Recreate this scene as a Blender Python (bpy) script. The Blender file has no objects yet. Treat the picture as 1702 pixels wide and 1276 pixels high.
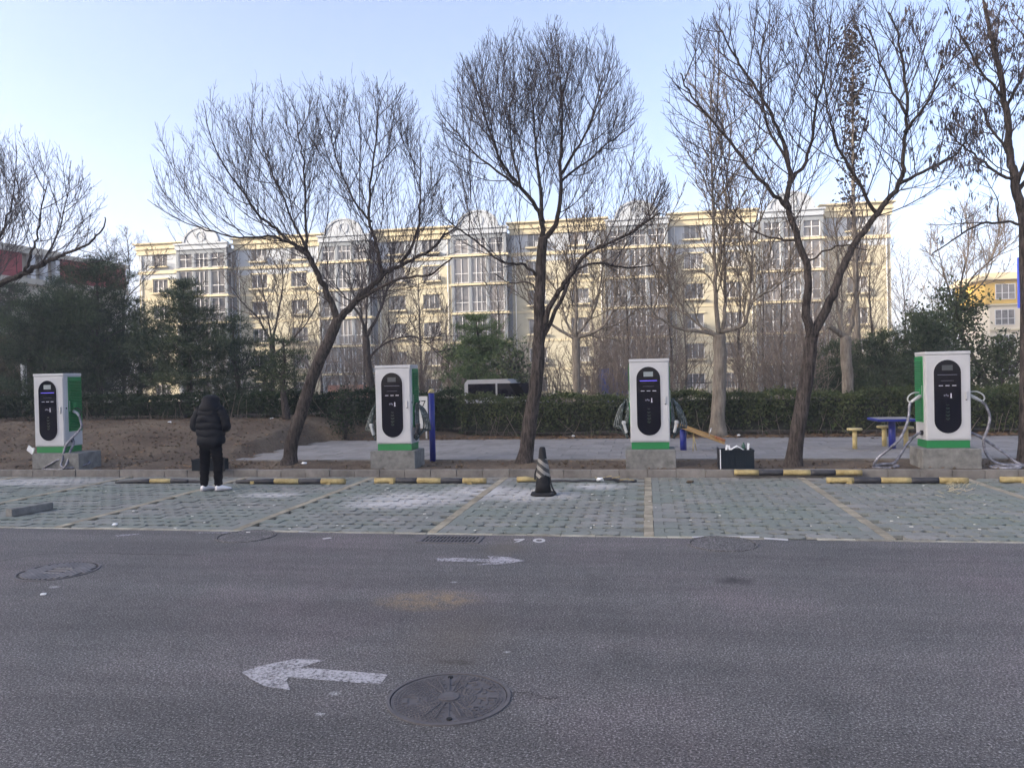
import bpy, bmesh, math, random
import numpy as np
from mathutils import Vector, Matrix

random.seed(7)
rng = np.random.default_rng(11)
S = bpy.context.scene
COL = S.collection
R = math.radians
HAZE = 0.0016

# ------------------------------------------------------------------ camera
CAM_H, F_PX, IMG_W, IMG_H = 1.85, 1262.0, 1702.0, 1276.0
cam_d = bpy.data.cameras.new('camera')
cam_d.sensor_width = 36.0
cam_d.lens = F_PX / IMG_W * 36.0
cam_d.clip_start, cam_d.clip_end = 0.05, 3000.0
cam = bpy.data.objects.new('camera', cam_d)
COL.objects.link(cam)
CAM_R = Matrix.Rotation(R(10.0), 3, 'Z') @ Matrix.Rotation(R(90 - 0.64), 3, 'X') @ Matrix.Rotation(R(-1.26), 3, 'Z')
cam.matrix_world = Matrix.Translation((0, 0, CAM_H)) @ CAM_R.to_4x4()
S.camera = cam

# ------------------------------------------------------------------ sky, sun, exposure
SUN_EL, SUN_AZ = 18.0, 241.0        # low evening sun from the left and a little behind
world = bpy.data.worlds.new('World')
S.world = world
world.use_nodes = True
wn = world.node_tree.nodes
bg = wn['Background']
sky = wn.new('ShaderNodeTexSky')
sky.sky_type = 'NISHITA'
sky.sun_disc = False
sky.sun_elevation = R(SUN_EL)
sky.sun_rotation = R(SUN_AZ)
sky.altitude = 50
sky.air_density = 0.5
sky.dust_density = 4.0
sky.ozone_density = 0.8
world.node_tree.links.new(sky.outputs[0], bg.inputs[0])
bg.inputs[1].default_value = 0.15
sun_d = bpy.data.lights.new('sun', 'SUN')
sun_d.energy = 2.0
sun_d.angle = R(0.5)
sun_d.color = (1.0, 0.87, 0.70)
sun = bpy.data.objects.new('sun', sun_d)
COL.objects.link(sun)
to_sun = Vector((math.sin(R(SUN_AZ)) * math.cos(R(SUN_EL)), math.cos(R(SUN_AZ)) * math.cos(R(SUN_EL)), math.sin(R(SUN_EL))))
sun.rotation_euler = to_sun.to_track_quat('Z', 'Y').to_euler()
S.view_settings.view_transform = 'Standard'
S.view_settings.look = 'None'
S.view_settings.exposure = 2.0
S.view_settings.gamma = 1.0
S.view_settings.use_curve_mapping = False
S.render.engine = 'CYCLES'
S.cycles.use_denoising = True
S.cycles.max_bounces = 6
S.cycles.diffuse_bounces = 3
S.cycles.transparent_max_bounces = 12

# ------------------------------------------------------------------ survey helpers (photo pixel + known plane -> place in the world)
def ray(x, y):
    return CAM_R @ Vector(((x - IMG_W / 2) / F_PX, (IMG_H / 2 - y) / F_PX, -1.0))
def gp(x, y, z=0.0):
    d = ray(x, y); t = (z - CAM_H) / d.z
    return Vector((0, 0, CAM_H)) + d * t
def py(x, y, Y):
    d = ray(x, y); t = Y / d.y
    return Vector((0, 0, CAM_H)) + d * t
CAM_RI = CAM_R.transposed()
def in_view(p, m=40):
    q = CAM_RI @ (Vector(p) - Vector((0, 0, CAM_H)))
    if q.z > -0.5: return False
    x = IMG_W / 2 + F_PX * q.x / -q.z; y = IMG_H / 2 - F_PX * q.y / -q.z
    return -m < x < IMG_W + m and -m < y < IMG_H + m

# ------------------------------------------------------------------ node / material helpers
class NT:
    def __init__(s, name):
        s.m = bpy.data.materials.new(name); s.m.use_nodes = True
        s.t = s.m.node_tree; s.n = s.t.nodes; s.p = s.n['Principled BSDF']
    def node(s, kind, **kw):
        n = s.n.new('ShaderNode' + kind)
        for k, v in kw.items(): setattr(n, k, v)
        return n
    def link(s, a, b): s.t.links.new(a, b)
    def coord(s, which='Object'):
        return s.node('NewGeometry').outputs['Position'] if which == 'World' else s.node('TexCoord').outputs[which]
    def noise(s, scale, detail=4, rough=0.6, which='Object', vec=None):
        n = s.node('TexNoise'); n.inputs['Scale'].default_value = scale
        n.inputs['Detail'].default_value = detail; n.inputs['Roughness'].default_value = rough
        s.link(vec if vec else s.coord(which), n.inputs['Vector']); return n.outputs['Fac']
    def ramp(s, fac, stops):
        r = s.node('ValToRGB'); el = r.color_ramp.elements
        while len(el) < len(stops): el.new(0.5)
        for e, (p, c) in zip(el, stops):
            e.position = p; e.color = (c[0], c[1], c[2], 1) if hasattr(c, '__len__') else (c, c, c, 1)
        s.link(fac, r.inputs[0]); return r.outputs[0]
    def val(s, x):
        n = s.node('Value'); n.outputs[0].default_value = x; return n.outputs[0]
    def math(s, op, a, b=0.0, clamp=False):
        n = s.node('Math', operation=op, use_clamp=clamp)
        for i, x in enumerate((a, b)):
            if isinstance(x, (int, float)): n.inputs[i].default_value = x
            else: s.link(x, n.inputs[i])
        return n.outputs[0]
    def mix(s, fac, a, b, mode='MIX'):
        n = s.node('Mix', data_type='RGBA', blend_type=mode)
        for sock, x in ((n.inputs[0], fac), (n.inputs[6], a), (n.inputs[7], b)):
            if isinstance(x, (int, float)): sock.default_value = x
            elif isinstance(x, (tuple, list)): sock.default_value = (x[0], x[1], x[2], 1)
            else: s.link(x, sock)
        return n.outputs[2]
    def base(s, c):
        if isinstance(c, (tuple, list)): s.p.inputs['Base Color'].default_value = (c[0], c[1], c[2], 1)
        else: s.link(c, s.p.inputs['Base Color'])
    def bump(s, h, strength=0.4, dist=0.01):
        b = s.node('Bump'); b.inputs['Strength'].default_value = strength; b.inputs['Distance'].default_value = dist
        s.link(h, b.inputs['Height']); s.link(b.outputs[0], s.p.inputs['Normal'])
    def ell(s, cx, cy, rx, ry, soft=0.5, rot=0.0):
        """soft ellipse on the ground, world metres"""
        sep = s.node('SeparateXYZ'); s.link(s.coord('World'), sep.inputs[0])
        dx = s.math('SUBTRACT', sep.outputs[0], cx); dy = s.math('SUBTRACT', sep.outputs[1], cy)
        c, sn = math.cos(rot), math.sin(rot)
        u = s.math('ADD', s.math('MULTIPLY', dx, c), s.math('MULTIPLY', dy, sn))
        v = s.math('SUBTRACT', s.math('MULTIPLY', dy, c), s.math('MULTIPLY', dx, sn))
        u = s.math('DIVIDE', u, rx); v = s.math('DIVIDE', v, ry)
        r = s.math('SQRT', s.math('ADD', s.math('MULTIPLY', u, u), s.math('MULTIPLY', v, v)))
        return s.math('DIVIDE', s.math('SUBTRACT', 1.0, r), soft, clamp=True)

def mat(name, c, rough=0.7, var=0.12, scale=6.0, bump=0.0, bscale=40.0, metal=0.0, spec=0.4, tint=None, which='Object', rand=0.0):
    t = NT(name)
    lo = tuple(x * (1 - var) for x in c); hi = tint if tint else tuple(min(1, x * (1 + var)) for x in c)
    col = t.ramp(t.noise(scale, 5, 0.65, which), [(0.3, lo), (0.7, hi)])
    if rand:
        oi = t.node('ObjectInfo').outputs['Random']; ri = t.node('NewGeometry').outputs['Random Per Island']
        r = t.math('FRACT', t.math('ADD', t.math('MULTIPLY', oi, 7.3), ri))
        col = t.mix(1.0, col, t.ramp(r, [(0, 1 - rand), (1, 1 + rand)]), 'MULTIPLY')
    t.base(col)
    t.p.inputs['Roughness'].default_value = rough; t.p.inputs['Metallic'].default_value = metal
    t.p.inputs['Specular IOR Level'].default_value = spec
    if bump: t.bump(t.noise(bscale, 6, 0.7, which), bump)
    return t.m

# ------------------------------------------------------------------ mesh builder
class MB:
    def __init__(s): s.v = []; s.f = []; s.mi = []; s.cur = 0; s.sm = []
    def add(s, vs, fs, smooth=False):
        o = len(s.v); s.v.extend([tuple(v) for v in vs])
        for f in fs: s.f.append(tuple(i + o for i in f)); s.mi.append(s.cur); s.sm.append(smooth)
        return s
    def box(s, c, d, rz=0.0, rot=None):
        hx, hy, hz = d[0] / 2, d[1] / 2, d[2] / 2
        M = rot if rot is not None else Matrix.Rotation(rz, 3, 'Z')
        c = Vector(c)
        vs = [c + M @ Vector((sx * hx, sy * hy, sz * hz)) for sz in (-1, 1) for sx, sy in ((-1, -1), (1, -1), (1, 1), (-1, 1))]
        return s.add(vs, [(3, 2, 1, 0), (4, 5, 6, 7), (0, 1, 5, 4), (1, 2, 6, 5), (2, 3, 7, 6), (3, 0, 4, 7)])
    def bb(s, x0, x1, y0, y1, z0, z1):
        return s.box(((x0 + x1) / 2, (y0 + y1) / 2, (z0 + z1) / 2), (x1 - x0, y1 - y0, z1 - z0))
    def cbox(s, c, d, ch=0.01, rz=0.0, rot=None):
        """chamfered box"""
        M = rot if rot is not None else Matrix.Rotation(rz, 3, 'Z'); c = Vector(c)
        bm = bmesh.new(); bmesh.ops.create_cube(bm, size=1.0)
        bmesh.ops.scale(bm, vec=d, verts=bm.verts)
        bmesh.ops.bevel(bm, geom=bm.edges[:], offset=ch, segments=2, affect='EDGES', profile=0.5)
        bm.verts.index_update()
        vs = [c + M @ v.co for v in bm.verts]; fs = [tuple(v.index for v in f.verts) for f in bm.faces]
        bm.free(); return s.add(vs, fs)
    def prism(s, pts, z0, z1, M=None):
        """polygon (ccw, x-y) extruded z0..z1, optionally transformed"""
        n = len(pts); vs = [Vector((x, y, z0)) for x, y in pts] + [Vector((x, y, z1)) for x, y in pts]
        if M is not None: vs = [M @ v for v in vs]
        fs = [tuple(range(n - 1, -1, -1)), tuple(range(n, 2 * n))] + [(i, (i + 1) % n, n + (i + 1) % n, n + i) for i in range(n)]
        return s.add(vs, fs)
    def loft(s, rings, cap=True, smooth=True):
        n = len(rings[0]); vs = [p for r in rings for p in r]; fs = []
        for k in range(len(rings) - 1):
            for i in range(n):
                fs.append((k * n + i, k * n + (i + 1) % n, (k + 1) * n + (i + 1) % n, (k + 1) * n + i))
        if cap:
            fs.append(tuple(range(n - 1, -1, -1))); fs.append(tuple(range((len(rings) - 1) * n, len(rings) * n)))
        return s.add(vs, fs, smooth)
    def tube(s, pts, rad, n=8, cap=True, smooth=True):
        pts = [Vector(p) for p in pts]; m = len(pts)
        if isinstance(rad, (int, float)): rad = [rad] * m
        rings = []; up = Vector((0.13, 0.21, 0.97)).normalized()
        for i, p in enumerate(pts):
            t = (pts[min(i + 1, m - 1)] - pts[max(i - 1, 0)]).normalized()
            a = t.cross(up)
            if a.length < 1e-3: a = t.cross(Vector((1, 0, 0)))
            a.normalize(); b = t.cross(a).normalized(); up = a.cross(t).normalized()
            rings.append([p + (a * math.cos(2 * math.pi * k / n) - b * math.sin(2 * math.pi * k / n)) * -rad[i] for k in range(n)])
        return s.loft(rings, cap, smooth)
    def lathe(s, c, prof, n=20, smooth=True):
        rings = [[Vector(c) + Vector((r * math.cos(2 * math.pi * k / n), r * math.sin(2 * math.pi * k / n), z)) for k in range(n)] for r, z in prof]
        return s.loft(rings, True, smooth)
    def build(s, name, m, parent=None, off=(0, 0, 0)):
        me = bpy.data.meshes.new(name)
        off = Vector(off)
        me.from_pydata([(v[0] - off.x, v[1] - off.y, v[2] - off.z) for v in s.v], [], s.f)
        for mm in (m if isinstance(m, (list, tuple)) else [m]): me.materials.append(mm)
        me.polygons.foreach_set('material_index', s.mi); me.polygons.foreach_set('use_smooth', s.sm)
        me.update()
        return link(name, me, parent)

def link(name, data, parent=None, loc=None):
    o = bpy.data.objects.new(name, data); COL.objects.link(o)
    if parent is not None: o.parent = parent
    if loc is not None: o.location = loc
    return o
def tri_mesh(name, verts, faces, m, parent=None, off=None):
    me = bpy.data.meshes.new(name)
    if off is not None: verts = verts - np.array(off)
    nv, nf = len(verts), len(faces); k = faces.shape[1]
    me.vertices.add(nv); me.vertices.foreach_set('co', verts.astype(np.float32).ravel())
    me.loops.add(nf * k); me.loops.foreach_set('vertex_index', faces.astype(np.int32).ravel())
    me.polygons.add(nf); me.polygons.foreach_set('loop_start', np.arange(0, nf * k, k, dtype=np.int32))
    me.update(calc_edges=True); me.validate()
    me.materials.append(m)
    return link(name, me, parent)
def tag(o, label, cat, group=None):
    o['label'] = label; o['category'] = cat
    if group: o['group'] = group
    return o
def thing(name, loc, label, cat, group=None):
    o = link(name, None, None, loc); o.empty_display_size = 0.2
    return tag(o, label, cat, group)
def struct(o): o['kind'] = 'structure'; return o
def stuff(o): o['kind'] = 'stuff'; return o
def smooth_path(pts, k=6):
    pts = [Vector(p) for p in pts]; out = []
    P = [pts[0]] + pts + [pts[-1]]
    for i in range(1, len(P) - 2):
        a, b, c, d = P[i - 1], P[i], P[i + 1], P[i + 2]
        for j in range(k):
            t = j / k
            out.append(0.5 * ((2 * b) + (c - a) * t + (2 * a - 5 * b + 4 * c - d) * t * t + (3 * b - a - 3 * c + d) * t ** 3))
    out.append(pts[-1]); return out

# ------------------------------------------------------------------ materials
DUST = [(gp(px, pyy).x, gp(px, pyy).y, rx, ry, 0.0) for px, pyy, rx, ry in ((690, 828, 1.3, 0.85), (640, 838, 0.8, 0.5), (880, 822, 1.0, 0.8), (800, 815, 0.9, 0.7), (450, 822, 0.7, 0.35), (990, 808, 0.6, 0.5), (60, 800, 1.5, 0.7))]
def paver_mat():
    t = NT('green grey concrete paver')
    oi = t.node('ObjectInfo').outputs['Random']; ri = t.node('NewGeometry').outputs['Random Per Island']
    r = t.math('FRACT', t.math('ADD', t.math('MULTIPLY', oi, 13.7), ri))
    col = t.ramp(r, [(0, (0.160, 0.168, 0.158)), (0.35, (0.200, 0.203, 0.193)), (0.7, (0.165, 0.178, 0.165)), (1, (0.235, 0.230, 0.220))])
    big = t.noise(0.55, 3, 0.6, 'World')
    col = t.mix(t.ramp(big, [(0.42, 0.0), (0.62, 1.0)]), col, t.mix(0.55, col, (0.150, 0.188, 0.160)))
    big2 = t.noise(0.9, 3, 0.6, 'World', None)
    fine = t.noise(38, 6, 0.75, 'World')
    col = t.mix(1.0, col, t.ramp(fine, [(0.25, 0.72), (0.75, 1.22)]), 'MULTIPLY')
    dn = t.noise(3.0, 6, 0.7, 'World')
    for cx, cy, rx, ry, rot in DUST:
        m = t.math('MULTIPLY', t.ell(cx, cy, rx, ry, 0.7, rot), t.ramp(dn, [(0.33, 0.35), (0.55, 1.0)]), clamp=True)
        col = t.mix(t.math('MULTIPLY', m, 0.92), col, (0.44, 0.43, 0.43))
    # dirt along the kerb
    sep = t.node('SeparateXYZ'); t.link(t.coord('World'), sep.inputs[0])
    k = t.math('MULTIPLY', t.math('SUBTRACT', sep.outputs[1], 12.9), 1.3, clamp=True)
    k = t.math('MULTIPLY', k, t.ramp(t.noise(2.2, 5, 0.7, 'World'), [(0.4, 0.0), (0.65, 0.8)]))
    col = t.mix(k, col, (0.19, 0.160, 0.13))
    t.base(col); t.p.inputs['Roughness'].default_value = 0.9; t.p.inputs['Specular IOR Level'].default_value = 0.25
    t.bump(fine, 0.35, 0.004)
    return t.m
M_PAVER = paver_mat()
M_SOILJOINT = mat('dark earth in the paver holes', (0.028, 0.028, 0.022), 0.95, 0.5, 9, 0.4, 60)
M_LINE = mat('faded yellow paint on paver', (0.24, 0.205, 0.145), 0.9, 0.3, 5, 0.2, 50, rand=0.2, which='World', tint=(0.33, 0.30, 0.23))
M_EDGE = mat('worn pale edging', (0.27, 0.245, 0.19), 0.9, 0.35, 4, 0.2, 50, rand=0.25, which='World', tint=(0.40, 0.38, 0.31))
M_KERB = mat('grey concrete kerb', (0.155, 0.142, 0.128), 0.92, 0.28, 4, 0.3, 60, rand=0.10, which='World', tint=(0.215, 0.20, 0.185))
M_CONC = mat('cast concrete', (0.135, 0.135, 0.128), 0.92, 0.3, 7, 0.35, 55, which='World', tint=(0.215, 0.212, 0.20))
M_SLAB = mat('grey footpath slab', (0.205, 0.195, 0.188), 0.88, 0.14, 6, 0.15, 60, rand=0.13, which='World')
M_WHITE = mat('white powder coated steel', (0.43, 0.43, 0.44), 0.40, 0.07, 2.2, spec=0.35)
M_GREEN = mat('green powder coated steel', (0.010, 0.165, 0.045), 0.45, 0.06, 3)
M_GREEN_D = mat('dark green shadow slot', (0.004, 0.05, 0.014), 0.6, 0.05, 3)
M_GLASSBLK = mat('black display glass', (0.0015, 0.0015, 0.006), 0.06, 0.0, 3, spec=0.28)
M_SCREEN = mat('grey display', (0.22, 0.25, 0.26), 0.25, 0.05, 3)
M_SCREEN_D = mat('unlit grey display', (0.05, 0.055, 0.06), 0.2, 0.05, 3)
M_MARK = mat('pale printed mark', (0.55, 0.55, 0.60), 0.5, 0.05, 3)
M_MARK_D = mat('dim printed mark', (0.13, 0.13, 0.17), 0.5, 0.05, 3)
M_LEAFMARK = mat('green printed leaf', (0.003, 0.014, 0.008), 0.4, 0.3, 30)
M_CHROME = mat('satin metal', (0.55, 0.55, 0.56), 0.3, 0.05, 8, metal=0.9)
M_BLACKP = mat('black plastic', (0.012, 0.012, 0.016), 0.5, 0.1, 8)
M_RUBBER = mat('dusty black rubber', (0.011, 0.011, 0.014), 0.7, 0.25, 6, tint=(0.020, 0.020, 0.022), spec=0.2)
M_YEL = mat('worn yellow paint', (0.36, 0.265, 0.095), 0.65, 0.4, 7, 0.15, 40, tint=(0.46, 0.37, 0.18))
M_BLK = mat('worn black paint', (0.022, 0.022, 0.030), 0.55, 0.3, 7, 0.1, 40, tint=(0.04, 0.04, 0.045))
M_BLUE = mat('deep blue paint', (0.012, 0.022, 0.20), 0.45, 0.12, 4)
M_YWOOD = mat('ochre painted board', (0.36, 0.215, 0.075), 0.6, 0.25, 5, tint=(0.42, 0.28, 0.12))
M_YSTOOL = mat('pale yellow paint', (0.42, 0.34, 0.16), 0.6, 0.18, 6)
M_CASE = mat('dark teal plastic', (0.005, 0.010, 0.016), 0.6, 0.2, 5, spec=0.15)
M_LITTER = mat('white crumpled plastic', (0.72, 0.73, 0.74), 0.6, 0.08, 9)
M_PAPER = mat('greyish paper', (0.55, 0.54, 0.5), 0.8, 0.15, 9)
M_IRON = mat('cast iron', (0.078, 0.071, 0.075), 0.62, 0.22, 9, 0.2, 120, spec=0.5, which='World', tint=(0.105, 0.097, 0.101))
M_IRON_L = mat('light rib iron', (0.17, 0.16, 0.162), 0.6, 0.2, 9, which='World')  # lighter iron for the cover ribs: relief contrast put into the colour
M_IRON_M = mat('dark lid iron', (0.028, 0.026, 0.027), 0.8, 0.3, 9, which='World')  # darker lid between the ribs, relief shading carried by the colour
M_IRON_D = mat('iron gap', (0.008, 0.008, 0.009), 0.8, 0.1, 9)
def cable_mat():
    t = NT('cable in clear wrapping')
    n = t.noise(8, 4, 0.65)
    t.base(t.ramp(n, [(0.34, (0.040, 0.040, 0.050)), (0.50, (0.13, 0.13, 0.155)), (0.76, (0.33, 0.33, 0.37))]))
    t.p.inputs['Roughness'].default_value = 0.25; t.bump(t.noise(40, 4, 0.7), 0.5, 0.006)
    return t.m
M_CABLE = cable_mat()
def cable_mat2():
    t = NT('dark cable in clear wrapping')
    n = t.noise(16, 4, 0.7)
    t.base(t.ramp(n, [(0.44, (0.008, 0.018, 0.017)), (0.60, (0.045, 0.062, 0.062)), (0.76, (0.40, 0.43, 0.45))]))  # pale noise flecks are film highlights put into the colour
    t.p.inputs['Roughness'].default_value = 0.2; t.bump(t.noise(40, 4, 0.7), 0.5, 0.006)
    return t.m
M_CABLE2 = cable_mat2()
def bark_mat(name, a, b, scale=9.0):
    t = NT(name)
    mp = t.node('Mapping'); mp.inputs['Scale'].default_value = (1, 1, 0.16); t.link(t.coord('Object'), mp.inputs[0])
    n = t.noise(scale * 3.2, 6, 0.75, vec=mp.outputs[0]); n2 = t.noise(2.5, 4, 0.6)
    col = t.ramp(n, [(0.38, a), (0.62, b)])
    col = t.mix(1.0, col, t.ramp(n2, [(0.3, 0.75), (0.7, 1.2)]), 'MULTIPLY')
    t.base(col); t.p.inputs['Roughness'].default_value = 0.95; t.p.inputs['Specular IOR Level'].default_value = 0.15
    t.bump(n, 1.0, 0.05); return t.m
M_BARK = bark_mat('dark fissured bark', (0.018, 0.015, 0.014), (0.105, 0.087, 0.078))
M_TWIG = mat('dark twig', (0.062, 0.052, 0.054), 0.9, 0.25, 4, spec=0.1)
M_BARKP = bark_mat('pale plane bark', (0.14, 0.118, 0.097), (0.28, 0.245, 0.20), 4)
M_TWIGL = mat('light twig', (0.105, 0.090, 0.088), 0.9, 0.25, 4, spec=0.1)
M_TWIGP = mat('pale brown twig', (0.17, 0.14, 0.11), 0.9, 0.25, 4, spec=0.1)
M_TWIGB = mat('brown shrub twig', (0.20, 0.165, 0.138), 0.9, 0.3, 3, spec=0.1, rand=0.2)
M_SEED = mat('dry brown seed keys', (0.055, 0.044, 0.046), 0.8, 0.3, 9, rand=0.3)
def leaf_mat(name, a, b, sc=1.2):
    t = NT(name)
    ri = t.node('NewGeometry').outputs['Random Per Island']
    c1 = t.ramp(ri, [(0, a), (1, b)])
    n = t.noise(sc, 3, 0.6, 'World')
    t.base(t.mix(1.0, c1, t.ramp(n, [(0.32, (0.6, 0.6, 0.62)), (0.5, (1.0, 1.0, 1.0)), (0.68, (1.32, 1.25, 1.08))]), 'MULTIPLY'))
    t.p.inputs['Roughness'].default_value = 0.85; t.p.inputs['Specular IOR Level'].default_value = 0.08
    return t.m
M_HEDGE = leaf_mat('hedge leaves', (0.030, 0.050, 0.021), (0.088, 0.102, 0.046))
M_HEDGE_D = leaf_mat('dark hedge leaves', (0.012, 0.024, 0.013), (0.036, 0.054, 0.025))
M_PINE = leaf_mat('pine needles', (0.026, 0.046, 0.029), (0.085, 0.108, 0.060), 0.7)
M_PINE_G = leaf_mat('fresh pine needles', (0.055, 0.100, 0.045), (0.15, 0.195, 0.085), 0.9)
M_PINE_B = leaf_mat('browned pine needles', (0.050, 0.052, 0.032), (0.12, 0.105, 0.06), 0.9)
M_EVG = leaf_mat('evergreen leaves', (0.030, 0.048, 0.026), (0.085, 0.105, 0.055), 0.8)
M_DRYLEAF = leaf_mat('dry fallen leaves', (0.10, 0.055, 0.030), (0.24, 0.155, 0.09), 2.0)
M_CORE = mat('dark inside of the foliage', (0.012, 0.014, 0.009), 0.95, 0.3, 5)  # near-black hedge core, the inner shade put into its colour

def soil_mat():
    t = NT('bare brown soil')
    a = t.noise(0.7, 4, 0.6, 'World'); b = t.noise(14, 7, 0.8, 'World')
    col = t.ramp(a, [(0.3, (0.075, 0.056, 0.041)), (0.5, (0.115, 0.089, 0.067)), (0.7, (0.160, 0.126, 0.092))])
    col = t.mix(1.0, col, t.ramp(b, [(0.28, 0.5), (0.72, 1.45)]), 'MULTIPLY')
    t.base(col); t.p.inputs['Roughness'].default_value = 1.0; t.p.inputs['Specular IOR Level'].default_value = 0.1
    t.bump(b, 0.8, 0.03); return t.m
M_SOIL = soil_mat()
def asphalt_mat():
    t = NT('purple grey asphalt')
    agg = t.math('ADD', t.math('MULTIPLY', t.noise(75, 2, 0.5, 'World'), 0.55), t.math('MULTIPLY', t.noise(170, 2, 0.5, 'World'), 0.45)); agg2 = t.noise(30, 4, 0.7, 'World'); mid = t.noise(7, 5, 0.65, 'World'); big = t.noise(0.45, 4, 0.6, 'World')
    col = t.ramp(agg, [(0.36, (0.015, 0.0145, 0.0138)), (0.475, (0.076, 0.0728, 0.0715)), (0.545, (0.114, 0.1085, 0.106)), (0.66, (0.36, 0.35, 0.34))])
    col = t.mix(1.0, col, t.ramp(agg2, [(0.32, 0.78), (0.68, 1.24)]), 'MULTIPLY')
    col = t.mix(1.0, col, t.ramp(mid, [(0.3, 0.86), (0.7, 1.14)]), 'MULTIPLY')
    col = t.mix(1.0, col, t.ramp(big, [(0.3, (0.78, 0.80, 0.82)), (0.5, (1.0, 0.98, 1.0)), (0.7, (1.24, 1.10, 1.18))]), 'MULTIPLY')
    mp = t.node('Mapping'); mp.inputs['Scale'].default_value = (0.16, 1.5, 1); t.link(t.coord('World'), mp.inputs[0])
    lane = t.noise(1.0, 4, 0.6, vec=mp.outputs[0]); blot = t.noise(1.7, 6, 0.75, 'World')
    col = t.mix(1.0, col, t.ramp(lane, [(0.36, 0.82), (0.5, 1.0), (0.64, 1.14)]), 'MULTIPLY')
    col = t.mix(1.0, col, t.ramp(blot, [(0.34, 0.80), (0.44, 1.0), (0.60, 1.0), (0.72, 1.14)]), 'MULTIPLY')
    c = gp(712, 997); sn = t.noise(8, 8, 0.8, 'World')
    m = t.math('MULTIPLY', t.ell(c.x, c.y, 0.52, 0.34, 0.6, 0.15), t.ramp(sn, [(0.40, 0.0), (0.60, 1.0)]))
    col = t.mix(t.math('MULTIPLY', m, 0.85), col, t.mix(1.0, (0.25, 0.180, 0.105), t.ramp(agg, [(0.35, 0.35), (0.65, 1.5)]), 'MULTIPLY'))
    c = gp(760, 1060); m = t.math('MULTIPLY', t.ell(c.x, c.y, 0.5, 0.8, 0.9, 0.1), 0.3)
    col = t.mix(m, col, (0.105, 0.080, 0.055))
    c = gp(840, 910); m = t.math('MULTIPLY', t.ell(c.x, c.y, 0.3, 0.45, 0.7, 0.0), 0.35)
    col = t.mix(m, col, (0.12, 0.098, 0.07))
    c = gp(1222, 965); m = t.math('MULTIPLY', t.ell(c.x, c.y, 0.20, 0.17, 0.6), t.ramp(sn, [(0.38, 0.1), (0.58, 0.95)]))
    col = t.mix(m, col, (0.022, 0.020, 0.021))
    c = gp(760, 1100); m = t.math('MULTIPLY', t.ell(c.x, c.y, 0.18, 0.06, 0.6), t.ramp(sn, [(0.4, 0.0), (0.6, 0.8)]))
    col = t.mix(m, col, (0.03, 0.025, 0.018))
    for (px, pyy, rr) in ((556, 1152, 0.035), (532, 1186, 0.028), (843, 1083, 0.025), (755, 967, 0.03), (90, 975, 0.05)):
        c = gp(px, pyy); m = t.math('MULTIPLY', t.ell(c.x, c.y, rr * 1.3, rr, 0.7), t.ramp(agg, [(0.4, 0.1), (0.6, 1.0)]))
        col = t.mix(m, col, (0.42, 0.42, 0.42))
    # scattered pale grit
    vo = t.node('TexVoronoi', feature='F1'); vo.inputs['Scale'].default_value = 9.0; t.link(t.coord('World'), vo.inputs['Vector'])
    sp = t.math('LESS_THAN', vo.outputs['Distance'], 0.05)
    col = t.mix(t.math('MULTIPLY', sp, 0.5), col, (0.24, 0.24, 0.24))
    t.base(col); t.p.inputs['Roughness'].default_value = 0.82; t.p.inputs['Specular IOR Level'].default_value = 0.35
    t.bump(agg, 0.8, 0.008); return t.m
M_ASPH = asphalt_mat()
def worn_paint(name, c, lo, hi, sc=45):
    t = NT(name)
    a = t.noise(sc, 4, 0.75, 'World'); b = t.noise(5, 4, 0.7, 'World')
    f = t.math('ADD', t.math('MULTIPLY', a, 0.65), t.math('MULTIPLY', b, 0.35))
    f = t.ramp(f, [(lo, 0.0), (hi, 1.0)])
    t.base(c); t.p.inputs['Roughness'].default_value = 0.8
    tr = t.node('BsdfTransparent'); mx = t.node('MixShader')
    t.link(f, mx.inputs[0]); t.link(tr.outputs[0], mx.inputs[1]); t.link(t.p.outputs[0], mx.inputs[2])
    t.link(mx.outputs[0], t.n['Material Output'].inputs[0]); return t.m
M_PAINT = worn_paint('worn white road paint', (0.36, 0.35, 0.365), 0.36, 0.54)
M_PAINT_F = worn_paint('faint white road paint', (0.33, 0.32, 0.345), 0.39, 0.55)
M_PAINT_S = worn_paint('white stencil paint', (0.45, 0.44, 0.44), 0.30, 0.42)

# ------------------------------------------------------------------ ground, road, parking
KERB_Y = 13.70
LOT_Y0 = 8.62
o = MB().add([(-600, -600, -0.9), (600, -600, -0.9), (600, 600, -0.9), (-600, 600, -0.9)], [(0, 1, 2, 3)]).build('ground', M_SOIL); struct(o)
road = MB().bb(-90, 60, -24, LOT_Y0, -0.6, 0.0).build('road', M_ASPH); struct(road)

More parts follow.
